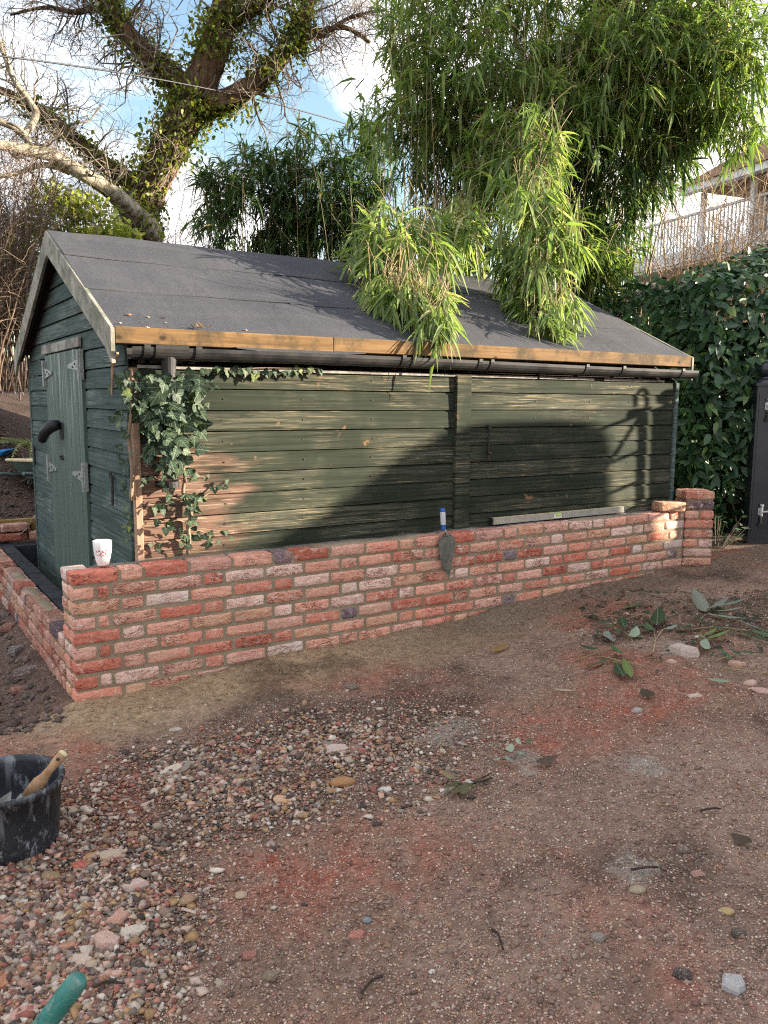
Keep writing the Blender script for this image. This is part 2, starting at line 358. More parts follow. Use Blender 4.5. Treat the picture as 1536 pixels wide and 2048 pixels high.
MT['ivy_obj']=leafmat('ivy_obj','obj',.12,.58,.22,'ivy')
g=G('stone_mix',.85,.3); v=g.co('Object'); n1=g.noise(v,60,4,.65); c=g.mix(g.rng(n1,.3,.7,0,.5),g.attr(),(.35,.32,.30),'MULTIPLY'); g.color(c); g.bump(n1,.4,.003); MT['stones']=g.m
g=G('rubble',.85,.25); v=g.co('Object',rand=True); n1=g.noise(v,30,5,.65); n2=g.noise(v,14,4); c=g.mix(g.rng(n1,.35,.7,0,.6),g.info(),(.55,.5,.47),'MULTIPLY'); c=g.mix(g.rng(n2,.52,.7,0,.5),c,(.62,.55,.48)); g.color(c); g.bump(n1,.6,.006); MT['rubble']=g.m
g=G('soil',.95,.15); v=g.co('Object'); n1=g.noise(v,30,6,.7); n2=g.noise(v,160,4,.7); vc=g.voro(v,95,'F1','Color'); vd=g.voro(v,95)
c=g.mix(g.rng(n1,.3,.7),g.mix(1,g.attr(),(.55,.52,.50),'MULTIPLY'),g.mix(1,g.attr(),(1.35,1.33,1.3),'MULTIPLY'))
sp=g.math('MULTIPLY',g.rng(vd,.30,.42,1,0),g.rng(g.xyz(vc,0),.45,.6))
c=g.mix(g.math('MULTIPLY',sp,.7),c,g.mix(g.rng(g.xyz(vc,1),.2,.8),(.46,.36,.29),(.09,.06,.05)))
g.color(c); h=g.math('ADD',n1,g.math('MULTIPLY',n2,.5)); g.bump(h,.7,.02); MT['soil']=g.m
# ------------------------------------------------------------------ ground
def wall_uv(x,y):
    dx=np.asarray(x)-WF.o.x; dy=np.asarray(y)-WF.o.y
    return dx*WF.e.x+dy*WF.e.y, dx*WF.n.x+dy*WF.n.y
FOOT=[(.55,2.5,1.2,.011),(.82,2.95,1.0,.010),(1.15,3.3,1.1,.012),(.35,2.05,1.4,.009),(1.45,2.75,2.0,.010),(1.3,2.2,2.3,.011),(.95,1.95,1.9,.009),(1.75,3.6,.8,.012),(2.2,4.1,.7,.012),(.25,3.9,.5,.010),(1.0,4.35,.6,.011),(-.2,1.9,1.2,.009),(.62,1.7,1.5,.010),(-.9,3.5,.4,.009)]
def gz(x,y):
    x=np.asarray(x,float); y=np.asarray(y,float); u,b=wall_uv(x,y)
    z=.030+.045*np.clip(u,-1.5,8)
    front=sstep(.05,-.05,b)*sstep(-.6,-.1,u)
    z=z+.028*sstep(-.22,-.02,b)*sstep(.06,-.0,b)*sstep(-.2,0,u)*sstep(5.0,4.4,u)*(.4+.9*vnoise(x,y,5,3))   # mortar thrown against the wall foot
    left=sstep(.05,-.25,u)*sstep(-.35,.5,b)
    z=z-.13*left                                     # dug out ground outside the low wall
    tr=sstep(.1,.2,u)*sstep(.15,.3,b)*sstep(5,4.6,u)*sstep(3.3,3.2,b)
    z=z-.05*tr
    u2=sstep(3.25,3.7,b)*sstep(1.5,.3,u)
    z=z+u2*(.30+.33*np.clip(b-3.6,0,4))              # soil bank behind the cross wall
    z=z+np.clip(y-11,0,30)*.10+np.clip(x-4,0,10)*np.clip(y-10,0,14)*.03
    z=z+(fbm(x,y,1.1,20,3)-.5)*.05+(fbm(x,y,6,24,3)-.5)*.034+(fbm(x,y,26,28,3)-.5)*.016
    for (fx,fy,an,dp) in FOOT:                        # trodden hollows
        c,s_=math.cos(an),math.sin(an); p=(x-fx)*c+(y-fy)*s_; q=-(x-fx)*s_+(y-fy)*c
        r2=(p/.145)**2+(q/.058)**2; z=z-dp*sstep(1.15,.75,r2)+dp*.45*np.exp(-((r2-1.5)/.5)**2)
    return z
def ghit(px,py):
    d=ray(px,py); t=-CAMZ/d.z
    for k in range(9):
        p=CAM+d*t; t=t+(float(gz(p.x,p.y))-p.z)/d.z*.9
    return CAM+d*t
def density(x,y):
    """0..1 share of loose gravel (the heap on the left) at a point"""
    u,b=wall_uv(x,y)
    d=np.exp(-((b+1.12)/.40)**2)*sstep(1.7,.75,u)            # band running along the wall
    d=np.maximum(d,np.exp(-(((x+.16)/.42)**2+((y-3.15)/.32)**2)))
    d=np.maximum(d,sstep(-.35,-.75,x)*sstep(1.55,1.9,y)*sstep(3.0,2.75,y))
    d=np.maximum(d,.22*np.exp(-(((x-1.9)/.8)**2+((y-4.6)/.25)**2)))
    d=d*sstep(-.30,-.6,b)
    return np.clip(d*(1.7*fbm(x,y,3.5,80,4)-.12),0,1)
def ground_col(x,y):
    u,b=wall_uv(x,y)
    n=fbm(x,y,1.6,40,4); n2=fbm(x,y,4,44,4); n3=fbm(x,y,12,48,3)
    base=np.array([.235,.158,.120]); c=np.ones((len(x),3))*base
    c=c+(n2[:,None]-.5)*np.array([.15,.11,.09])+(n3[:,None]-.5)*np.array([.07,.05,.04])
    red=np.array([.30,.105,.070])
    m=.70*sstep(.54,.70,fbm(x,y,1.3,60,5))*(.3+1.2*n3)
    m=np.maximum(m,.85*np.exp(-((x-.0)**2/.10+(y-2.38)**2/.05))*(n3*1.3))
    m=np.maximum(m,.55*np.exp(-((x-.95)**2/.25+(y-3.35)**2/.05)))
    m=np.maximum(m,np.clip(1.0*np.exp(-((x+.22)**2/.09+(y-2.26)**2/.05))*(n3*1.9-.15),0,.9)); m=np.maximum(m,.35*sstep(1.9,1.5,y))*(.3+1.1*n3)
    c=c*(1-m[:,None])+red*m[:,None]
    pink=.45*sstep(.0,1.2,x)*sstep(3.6,2.6,y)*(.4+n)
    c=c*(1-pink[:,None])+np.array([.27,.185,.15])*pink[:,None]
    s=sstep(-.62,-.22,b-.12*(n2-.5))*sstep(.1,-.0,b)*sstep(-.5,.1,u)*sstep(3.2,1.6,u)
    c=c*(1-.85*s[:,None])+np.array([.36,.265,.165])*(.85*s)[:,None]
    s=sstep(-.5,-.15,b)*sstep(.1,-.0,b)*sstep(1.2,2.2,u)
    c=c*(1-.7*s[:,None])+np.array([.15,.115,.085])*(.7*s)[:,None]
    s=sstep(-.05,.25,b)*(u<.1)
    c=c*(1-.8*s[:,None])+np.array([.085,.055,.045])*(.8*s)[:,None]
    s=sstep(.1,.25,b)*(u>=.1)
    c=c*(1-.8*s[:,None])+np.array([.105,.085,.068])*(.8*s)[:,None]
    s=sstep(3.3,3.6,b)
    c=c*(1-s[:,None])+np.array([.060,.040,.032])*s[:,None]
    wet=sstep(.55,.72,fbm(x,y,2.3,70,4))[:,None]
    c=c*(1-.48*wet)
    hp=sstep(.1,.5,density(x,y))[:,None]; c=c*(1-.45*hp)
    for (px_,py_,r_) in ((.28,3.25,.13),(.55,3.0,.10),(1.0,2.9,.09),(.12,2.95,.09),(1.55,4.2,.12),(.75,2.25,.07)):   # spilt mortar
        k=sstep(1.1,.5,np.hypot(x-px_,(y-py_)*.8)/r_+(n3-.5)*1.6)[:,None]*.75; c=c*(1-k)+np.array([.30,.265,.225])*k
    return np.clip(c,.01,1)
def axis(lo,hi,f0,f1,fine,coarse):
    a=[f0]; s=fine
    while a[-1]<f1: a.append(a[-1]+fine)
    b=[a[-1]]; s=fine
    while b[-1]<hi: s=min(s*1.18,coarse); b.append(b[-1]+s)
    l=[f0]; s=fine
    while l[-1]>lo: s=min(s*1.18,coarse); l.append(l[-1]-s)
    return np.array(l[::-1][:-1]+a+b[1:])
gx=axis(-260,260,-2.6,3.8,.016,25); gy=axis(-40,420,1.15,6.4,.016,25)
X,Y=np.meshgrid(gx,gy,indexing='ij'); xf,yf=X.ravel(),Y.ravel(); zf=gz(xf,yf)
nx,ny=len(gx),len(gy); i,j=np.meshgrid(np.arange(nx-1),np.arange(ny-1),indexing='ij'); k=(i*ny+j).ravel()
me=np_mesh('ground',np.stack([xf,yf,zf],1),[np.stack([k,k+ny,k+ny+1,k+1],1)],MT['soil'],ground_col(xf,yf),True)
tag(link('ground',me),kind='structure')

# ------------------------------------------------------------------ gravel
PAL=np.array([[.50,.42,.34],[.36,.22,.13],[.42,.33,.24],[.24,.16,.12],[.16,.12,.10],[.065,.052,.047],[.27,.225,.19],[.43,.20,.14],[.52,.32,.24],[.33,.12,.09],[.62,.54,.45],[.38,.23,.11],[.20,.10,.075],[.52,.40,.33]])
def icosa():
    p=(1+5**.5)/2
    v=np.array([(-1,p,0),(1,p,0),(-1,-p,0),(1,-p,0),(0,-1,p),(0,1,p),(0,-1,-p),(0,1,-p),(p,0,-1),(p,0,1),(-p,0,-1),(-p,0,1)],float)
    f=np.array([(0,11,5),(0,5,1),(0,1,7),(0,7,10),(0,10,11),(1,5,9),(5,11,4),(11,10,2),(10,7,6),(7,1,8),(3,9,4),(3,4,2),(3,2,6),(3,6,8),(3,8,9),(4,9,5),(2,4,11),(6,2,10),(8,6,7),(9,8,1)])
    return v/np.linalg.norm(v[0]),f
ICO=icosa()
OCT=(np.array([(1,0,0),(-1,0,0),(0,1,0),(0,-1,0),(0,0,1),(0,0,-1)],float),np.array([(0,2,4),(2,1,4),(1,3,4),(3,0,4),(2,0,5),(1,2,5),(3,1,5),(0,3,5)]))
def stones(P,size,flat,cols,base,jit,rng,smooth=False,name='gravel',sink=.3,lab=None):
    bv,bf=base; n=len(P); m=len(bv)
    V=bv[None]*(1+jit*(rng.random((n,m,1))-.5)+jit*.5*(rng.random((n,m,3))-.5))
    sc=np.stack([np.ones(n),.55+.4*rng.random(n),flat],1)*size[:,None]
    V=V*sc[:,None,:]
    # tilt, spin
    t=(rng.random(n)-.5)*.9; a=rng.random(n)*6.283
    ct,st=np.cos(t)[:,None],np.sin(t)[:,None]
    x,y,z=V[...,0],V[...,1],V[...,2]; y,z=y*ct-z*st,y*st+z*ct
    ca,sa=np.cos(a)[:,None],np.sin(a)[:,None]; x,y=x*ca-y*sa,x*sa+y*ca
    V=np.stack([x,y,z],-1)
    zb=P[:,2]+size*flat*(1-2*sink)
    V=V+np.stack([P[:,0],P[:,1],zb],1)[:,None,:]
    F=(bf[None]+(np.arange(n)*m)[:,None,None]).reshape(-1,3)
    C=np.repeat(cols,m,0)
    return np_mesh(name,V.reshape(-1,3),[F],MT['stones'],C,smooth)
def scatter(n,accept,rng,x0=-2.6,x1=3.6,y0=1.2,y1=6.6):
    o=[]
    c=0
    while c<n:
        m=60000
        # sample in the view cone so that far ground gets fewer stones per square metre
        y=y0*(y1/y0)**rng.random(m); x=(rng.random(m)-.5)*1.12*y+.0
        k=accept(x,y)>rng.random(m); o.append(np.stack([x[k],y[k]],1)); c+=k.sum()
    return np.concatenate(o)[:n]
def infront(x,y):
    u,b=wall_uv(x,y); return ((b<-.02)|(u<-.03))*1.0
rg=np.random.default_rng(5)
def colours(P,rng,mix):
    n=len(P); w=np.ones(len(PAL)); c=PAL[rng.integers(0,len(PAL),n)]*(.75+.5*rng.random((n,1)))
    g=ground_col(P[:,0],P[:,1]); return c*(1-mix[:,None])+g*mix[:,None]*1.25
# loose pebbles of the heap
Q=scatter(36000,lambda x,y:density(x,y)*infront(x,y),rg); d=density(Q[:,0],Q[:,1])
sz=(.0028+.0100*rg.random(len(Q))**3.0)*(.7+.6*d); Z=gz(Q[:,0],Q[:,1])+.010*d*rg.random(len(Q))
H_=int(len(Q)*.68)
tag(link('gravel_chips',stones(np.c_[Q,Z][:H_],sz[:H_]*1.15,.35+.4*rg.random(H_),colours(Q[:H_],rg,.35*rg.random(H_)),OCT,.9,rg)),'loose angular chips heaped across the yard on the left','gravel',kind='stuff')
Q=Q[H_:];Z=Z[H_:];sz=sz[H_:]
tag(link('gravel',stones(np.c_[Q,Z],sz,.30+.35*rg.random(len(Q)),colours(Q,rg,.35*rg.random(len(Q))),ICO,.85,rg)),'loose mixed pebbles and brick chips heaped across the yard on the left','gravel',kind='stuff')
# coarse pieces in it
Q=scatter(2400,lambda x,y:density(x,y)**1.5*infront(x,y),rg)
sz=.008+.013*rg.random(len(Q))**2.2; Z=gz(Q[:,0],Q[:,1])
tag(link('pebbles',stones(np.c_[Q,Z],sz,.30+.4*rg.random(len(Q)),colours(Q,rg,.15*rg.random(len(Q))),ICO,1.15,rg,sink=.25)),'larger rounded pebbles and broken chips lying among the gravel','pebbles',kind='stuff')
# grit trodden into the whole yard
Q=scatter(125000,lambda x,y:(.30+.7*fbm(x,y,4,90,3))*infront(x,y),rg)
u,b=wall_uv(Q[:,0],Q[:,1]); keep=rg.random(len(Q))<np.where((b>-.5)&(u>-.4),.22,1.0); Q=Q[keep]
sz=(.0016+.0046*rg.random(len(Q))**2.6)*(.8+.1*Q[:,1]); Z=gz(Q[:,0],Q[:,1])
tag(link('grit',stones(np.c_[Q,Z],sz,.4+.3*rg.random(len(Q)),colours(Q,rg,.02+.70*rg.random(len(Q)))*1.25,OCT,.7,rg,sink=.32)),'fine grit and small chips trodden into the brown yard','grit',kind='stuff')
Q=scatter(10000,lambda x,y:(.2+.8*fbm(x,y,3,95,3))*infront(x,y),rg)
sz=.004+.010*rg.random(len(Q))**2.5; Z=gz(Q[:,0],Q[:,1])
tag(link('soil_crumbs',stones(np.c_[Q,Z],sz,.45+.3*rg.random(len(Q)),colours(Q,rg,.45+.55*rg.random(len(Q)))*.8,OCT,.9,rg,sink=.40)),'crumbs of brown soil scattered over the yard','soil',kind='stuff')
# dark clods outside the low wall, in the trench and on the soil bank
def dark(n,x0,x1,y0,y1,test,s0,s1,colr,name,lab):
    x=rg.uniform(x0,x1,n*4); y=rg.uniform(y0,y1,n*4); u,b=wall_uv(x,y); k=test(u,b); x,y=x[k][:n],y[k][:n]
    P=np.c_[x,y,gz(x,y)]; sz=s0+(s1-s0)*rg.random(len(x))**2.5
    cc=np.array(colr)*(.5+1.0*rg.random((len(x),1)))+.02*(rg.random((len(x),3)))
    tag(link(name,stones(P,sz,.45+.3*rg.random(len(x)),cc,ICO,.6,rg,sink=.3)),lab,'soil',kind='stuff')
dark(3500,-3.6,-1.3,3.4,6.9,lambda u,b:(u<-.06)&(b>-.1)&(b<3.6),.004,.026,(.11,.075,.062),'dark_clods','dark crumbly earth dug out beside the low brick wall')
dark(1500,-2.8,-.9,3.8,6.4,lambda u,b:(u>.26)&(u<.55)&(b>.25)&(b<2.95),.004,.020,(.13,.105,.085),'trench_crumbs','grey earth crumbs in the trench between low wall and shed')
dark(9000,-9,-2.4,6.6,13,lambda u,b:(b>3.3),.006,.035,(.075,.050,.040),'leaf_litter','dark leaf litter and bark on the soil bank behind the shed')

# ------------------------------------------------------------------ bricks
def brick_mesh(L,D,H,seed,nxs=5,nzs=3):
    """face at y=0 (looking to -y), origin at lower left front corner; rough face, worn arrises"""
    r=random.Random(seed); v=[];f=[]
    e=.0055
    xs=[0,e]+[L*(k+.8+(r.random()-.5)*.5)/(nxs+.6) for k in range(nxs)]+[L-e,L]; zs=[0,e]+[H*(k+.75)/(nzs+.5) for k in range(nzs)]+[H-e,H]
    nx,nz=len(xs),len(zs); wob=[(r.random()-.5)*.0042 for _ in range(2*(nx+nz))]
    for jz in range(nz):
        for ix in range(nx):
            bx=ix in (0,nx-1); bz=jz in (0,nz-1); cxn=min(ix,nx-1-ix); czn=min(jz,nz-1-jz)
            x,z=xs[ix],zs[jz]
            y=.0045+.003*r.random() if (bx or bz) else (-.0005-.002*r.random() if (cxn==1 or czn==1) else -.001-(r.random()-.35)*.008)
            if cxn>1 and czn>1: x+=(r.random()-.5)*.010; z+=(r.random()-.5)*.007
            if cxn<2: x+=wob[jz if ix<2 else nz+jz]
            if czn<2: z+=wob[2*nz+ix if jz<2 else 2*nz+nx+ix]
            if cxn<2 and czn<2:
                k=.004 if (bx and bz) else .0015; x+=k if ix<2 else -k; z+=k if jz<2 else -k
            v.append((x,y,z))
    for jz in range(nz-1):
        for ix in range(nx-1):
            a=jz*nx+ix; f.append((a,a+1,a+nx+1,a+nx))
    nf=len(f)
    ring=[ix for ix in range(nx)]+[jz*nx+nx-1 for jz in range(1,nz)]+[(nz-1)*nx+ix for ix in range(nx-2,-1,-1)]+[jz*nx for jz in range(nz-2,0,-1)]
    k0=len(v); v+=[v[q] for q in ring]; n_=len(ring); k1=len(v); v+=[(v[q][0],D-.004,v[q][2]) for q in ring]
    for k in range(n_): f.append((k0+k,k1+k,k1+(k+1)%n_,k0+(k+1)%n_))
    f.append(tuple(k1+k for k in range(n_))[::-1])
    me=bpy.data.meshes.new('brick'); me.from_pydata(v,[],f)
    me.polygons.foreach_set('use_smooth',[True]*nf+[False]*(len(f)-nf)); me.materials.append(MT['brick'])
    me.update(); return me
BH=.0598; CO=.071
BM={k:[brick_mesh(L,.1,BH,100*q+s,max(2,int(L/.04)),2) for s in range(9)] for q,(k,L) in enumerate({'S':.2135,'H':.1015,'C':.053,'T':.17}.items())}
# end-on corner bricks: two good faces are needed, so they are built as rounded blocks
CLAY=[((.70,.36,.26),30),((.64,.27,.19),22),((.57,.19,.13),16),((.64,.36,.235),13),((.74,.52,.44),16),((.68,.38,.30),20),((.45,.145,.095),8),((.22,.165,.185),5),((.72,.58,.52),5)]
def clay(r):
    t=r.random()*sum(w for _,w in CLAY)
    for c,w in CLAY:
        t-=w
        if t<=0: break
    k=.88+.24*r.random(); return tuple(x*k for x in c)
RB=random.Random(21)
def lay(kind,parent,x,b,z,rz=0,c=None):
    j=lambda s:(RB.random()-.5)*s
    return link('brick',RB.choice(BM[kind]),parent,loc=(x,b+j(.004),z+j(.0035)),rot=(j(.012),j(.016),rz+j(.012)),color=c or clay(RB))
SZ={'S':.225,'H':.113,'C':.0655,'T':.18}
wall=thing('brick_wall','new red brick garden wall nine courses high in front of the green shed','wall',(WF.o.x,WF.o.y,0),WF.th)
UEND=4.335
for k in range(9):
    z=WTOP-(k+1)*CO+.0055
    seq=['S','H']+['S','S','S','H']*6 if k%2==0 else ['H','C','S','S','H']+['S','S','S','H']*6
    u=.0
    for q,t in enumerate(seq):
        w=SZ[t]
        if u+w>UEND+.06: break
        last=u+w>UEND-.03
        lay(t,wall,u+(.0 if q else .0),0,z); u+=w
    if UEND-u>.05: lay('C' if UEND-u<.09 else 'H',wall,u,0.004,z)
    # left return: brick ends and stretchers running back from the corner
    if k%2==0:
        lay('H',wall,.0,.2185,z,-math.pi/2)
    else:
        lay('S',wall,.004,.2175,z,-math.pi/2)
m=MB(); m.box(.010,UEND,.0030,.098,WTOP-9*CO-.12,WTOP-.014); m.box(.004,.098,.098,.214,WTOP-9*CO-.12,WTOP-.014)
m.build('mortar',MT['mortar'],wall)
# rough cement spread over the backing blocks
def slab(name,x0,x1,y0,y1,zt,zb,mat,parent,amp=.008,step=.02,seed=1):
    a=np.arange(x0,x1+step*.5,step); b_=np.linspace(y0,y1,max(3,int((y1-y0)/step)+1)); A,B=np.meshgrid(a,b_,indexing='ij')
    Z=zt+amp*(fbm(A.ravel()+seed*7,B.ravel(),9,120,4)-.5)*2.2; Z=Z.reshape(A.shape)
    edge=np.zeros_like(A,bool); edge[0]=edge[-1]=True; edge[:,0]=edge[:,-1]=True
    Z=np.where(edge,Z-.008,Z)
    n1,n2=A.shape; v=np.stack([A.ravel(),B.ravel(),Z.ravel()],1); i,j=np.meshgrid(np.arange(n1-1),np.arange(n2-1),indexing='ij'); k=(i*n2+j).ravel()
    F=[np.stack([k,k+n2,k+n2+1,k+1],1)]
    rim=[(q,0) for q in range(n1)]+[(n1-1,q) for q in range(1,n2)]+[(q,n2-1) for q in range(n1-2,-1,-1)]+[(0,q) for q in range(n2-2,0,-1)]
    top=np.array([p*n2+q for p,q in rim]); base=v[top].copy(); base[:,2]=zb; o=len(v)+np.arange(len(top)); v=np.concatenate([v,base])
    F.append(np.stack([top,o,np.roll(o,-1),np.roll(top,-1)],1))
    return link(name,np_mesh(name,v,F,mat),parent)
slab('backing_block',.112,4.30,.100,.160,WTOP-.004,.1,MT['concrete'],wall,.007)
slab('mortar_lump',1.25,1.95,.010,.095,WTOP+.002,WTOP-.03,MT['mortar'],wall,.010,.015,3)
slab('mortar_lump',3.2,3.9,.015,.090,WTOP+.001,WTOP-.03,MT['mortar'],wall,.006,.015,5)
# the brick pier that ends the wall and turns to face the drive
pz=2; ptop=WTOP+2*CO
pw=WF.w(4.325,-.012); pier=thing('brick_pier','short red brick pier standing two courses above the right end of the wall','pier',(pw.x,pw.y,0),R(2))
for k in range(11):
    z=ptop-(k+1)*CO+.0055
    if k%3!=2: lay('S',pier,0,0,z,0,tuple(x*.82 for x in clay(RB))); lay('S',pier,0.215,.215,z,math.pi)
    else: lay('H',pier,0,0,z); lay('H',pier,.113,0,z); lay('S',pier,0.215,.215,z,math.pi)
    lay('H',pier,.2125,.004,z,math.pi/2); lay('H',pier,.2125,.110,z,math.pi/2); lay('H',pier,.0035,.212,z,-math.pi/2)
m=MB(); m.box(.010,.204,.010,.204,ptop-11*CO-.1,ptop-.010); m.build('mortar',MT['mortar'],pier)
# low wall running back on the left, with a dark inner leaf
low=thing('low_brick_wall','low weathered brick wall running back beside the shed on the left','wall',(WF.o.x,WF.o.y,0),WF.th)
LT=WTOP-5*CO
for k in range(6):
    z=LT-(k+1)*CO+.004; b=.25+(.0 if k%2 else .11)
    if k%2==0: lay('H',low,.0,.36,z,-math.pi/2,tuple(x*.8 for x in clay(RB)))
    while b<3.5:
        k_=.45+.25*RB.random(); lay('S',low,RB.uniform(-.004,.004),b+.2135,z+(RB.uniform(-.004,.003) if k==0 else 0),-math.pi/2,tuple(x*k_ for x in clay(RB))); b+=.225
slab('bed_mortar',.012,.094,.27,3.55,LT-.008,-.25,MT['mortar'],low,.006)
for k in range(8):   # inner leaf of dark blocks
    b0=.27+.41*k
    m=MB(); m.box(.112,.205,b0,b0+.40,-.2,LT-.012-.003*(k%2)); m.build('block',MT['dark_block'],low,bevel=.006,seg=1)
cross=thing('cross_wall','unfinished cross wall of dark blocks topped with loose bricks behind the shed','wall',(WF.o.x,WF.o.y,0),WF.th)
for r_ in range(2):
    for k in range(4):
        u0=.21+.45*k-(.2 if r_ else 0); u0=max(u0,.21); u1=.21+.45*(k+1)-(.2 if r_ else 0)-.01
        z1=LT-.02-r_*.225
        m=MB(); m.box(u0,u1,3.10,3.20,z1-.215,z1); m.build('block',MT['dark_block'],cross,bevel=.006,seg=1)
for k in range(5):
    lay('S',cross,.215+k*.228-.1,3.205,LT+.004,0,tuple(x*.62 for x in clay(RB)))
    if k in (0,1): lay('S',cross,.2+k*.24-.3,3.21,LT+.075,R(4),tuple(x*.62 for x in clay(RB)))
m=MB(); m.box(-.4,1.5,0,.05,LT-.02,LT+.155); pl=m.build('timber_shutter',MT['yellow_timber'],None,bevel=.003,seg=1,loc=tuple(WF.w(0,3.36)),rot=(0,0,WF.th)); tag(pl,'yellowish timber board on edge behind the unfinished cross wall','board')
# ------------------------------------------------------------------ shed
shed=thing('garden_shed','dark green weatherboarded timber shed with grey felt roof behind the brick wall','shed',(SF.o.x,SF.o.y,0),SF.th)
BC=.1078; SLP=(SZR-SZT)/(SHD/2+.05); NB=15
def roofz(b): return SZT+(min(b,SHD-b)+.05)*SLP
m=MB()     # inner carcass so that no light shows through the joints
m.add([(.03,.03,.06),(.03,SHD-.03,.06),(.03,SHD-.03,SZE-.02),(.03,SHD/2,roofz(SHD/2)-.09),(.03,.03,SZE-.02),
       (SHL-.03,.03,.06),(SHL-.03,SHD-.03,.06),(SHL-.03,SHD-.03,SZE-.02),(SHL-.03,SHD/2,roofz(SHD/2)-.09),(SHL-.03,.03,SZE-.02)],
      [(0,1,2,3,4),(9,8,7,6,5),(0,4,9,5),(1,6,7,2),(0,5,6,1),(4,3,8,9),(3,2,7,8)])
m.build('carcass',MT['dark_timber'],shed)
rs=random.Random(4)
def board_x(x0,x1,z0,z1,y=0.0,out=-1):        # shiplap board along the long side: foot proud, scooped head
    p=.0165; t=.0135; sc=.013; j=(rs.random()-.5)*.002
    prof=[(0,z0),(-p+j,z0+.001),(-p+j,z0+.012),(-t+j,z1-sc),(-t*.45,z1-sc*.45),(-.004,z1),(0,z1)]
    v=[(x0,y+q[0],q[1]) for q in prof]+[(x1,y+q[0],q[1]) for q in prof]; n=len(prof)
    return v,[tuple(range(n))[::-1],tuple(range(n,2*n))]+[(i,(i+1)%n,n+(i+1)%n,n+i) for i in range(n)]
PA0,PA1=1.944,2.056
for k in range(NB):
    z1=SZE-k*BC; z0=max(z1-BC-.0005,.02)+.0045
    if z1<.1: break
    for (x0,x1) in ((.028,PA0-.002),(PA1+.002,SHL-.02)):
        dz=(rs.random()-.5)*.003
        m=MB(); m.add(*board_x(x0,x1,z0+dz,z1+dz)); m.build('board',MT['green_boards'],shed)
def board_y(b0,b1,z0,z1,clip=True):           # boards of the gable end, face to -a
    p=.0165; t=.0135; sc=.013; j=(rs.random()-.5)*.002
    prof=[(0,z0),(-p+j,z0+.001),(-p+j,z0+.012),(-t+j,z1-sc),(-t*.45,z1-sc*.45),(-.004,z1),(0,z1)]
    lo=[];hi=[]
    for q in prof:
        lo.append((q[0],max(b0,(q[1]-SZT+.075)/SLP-.05) if clip else b0,q[1])); hi.append((q[0],min(b1,SHD-(q[1]-SZT+.075)/SLP+.05) if clip else b1,q[1]))
    n=len(prof); return lo+hi,[tuple(range(n)),tuple(range(n,2*n))[::-1]]+[(i,n+i,n+(i+1)%n,(i+1)%n) for i in range(n)]
DB0,DB1,DZ0,DZ1=.875,1.945,.13,1.735
for k in range(-7,NB):
    z1=SZE-k*BC; z0=z1-BC+.0035
    if z1<.1: break
    top=roofz(SHD/2)-.10
    if z0>top-.02: continue
    z1=min(z1,top)
    if z0>=DZ1-.03:
        m=MB(); m.add(*board_y(.02,SHD-.0,z0,z1)); m.build('gable_board',MT['gable_boards'],shed)
    else:
        for (b0,b1) in ((.024,DB0),(DB1,SHD-.0)):
            if b0>.5 and z0<.22: z0=max(z0,.02)
            m=MB(); m.add(*board_y(b0,b1,z0,z1)); m.build('gable_board',MT['gable_boards'],shed)
for k in range(NB+6):   # far long side and right gable, plain
    pass
m=MB(); m.box(.0,SHL,SHD,SHD+.018,.05,SZE); m.build('back_wall',MT['gable_boards'],shed)
m=MB(); m.prism([(SHL,.0,.05),(SHL,SHD,.05),(SHL,SHD,SZE),(SHL,SHD/2,roofz(SHD/2)-.09),(SHL,.0,SZE)],(.016,0,0)); m.build('end_wall',MT['gable_boards'],shed)
m=MB(); m.box(PA0,PA1,-.040,.01,.05,SZE-.004); m.build('cover_strip',MT['green_boards'],shed,bevel=.003,seg=1)
m=MB(); m.box(-.004,.030,-.034,.012,.05,SZE-.01); m.build('corner_post',MT['corner_timber'],shed,bevel=.003,seg=1)
m=MB(); m.box(SHL-.02,SHL+.018,-.028,.012,.05,SZE-.01); m.build('corner_post',MT['gable_boards'],shed,bevel=.003,seg=1)
m=MB(); m.box(-.022,.0,SHD-.03,SHD+.012,.05,SZE-.01); m.build('corner_post',MT['gable_boards'],shed,bevel=.003,seg=1)
# roof deck, felt strips, ridge
OG=.105; BE=-.045
def onroof(b,lift=0): return (b,roofz(b)+lift)
def strip(b0,b1,lift,name='felt_strip',back=False):
    a0,a1=-OG+.012,SHL+OG-.012; m=MB(); n=44; vs=[]
    for i in range(n+1):
        a=a0+(a1-a0)*i/n
        for j,b in enumerate((b0,b0+(b1-b0)*.5,b1)):
            bb=b; z=roofz(bb)+lift+ (0.003*math.sin(a*5.1+b*9)+.002*math.sin(a*13+b*3))*(1 if j!=1 else 1.4)
            vs.append((a,bb if not back else SHD-bb,z)); vs.append((a,bb if not back else SHD-bb,z-.004))
    fs=[]
    for i in range(n):
        for j in range(2):
            p=i*6+j*2; q=p+6
            fs+= [(p,q,q+2,p+2),(p+1,p+3,q+3,q+1)]
        fs+= [(i*6,i*6+1,i*6+7,i*6+6),(i*6+4,i*6+10,i*6+11,i*6+5)]
    fs+= [(0,2,3,1),(2,4,5,3),(n*6,n*6+1,n*6+3,n*6+2),(n*6+2,n*6+3,n*6+5,n*6+4)]
    m.add(vs,fs); return m.build(name,MT['felt'],shed,smooth=False)
strip(-.056,.47,.004); strip(.42,.955,.010); strip(.905,1.352,.016)
strip(-.056,1.352,.006,back=True)
m=MB()
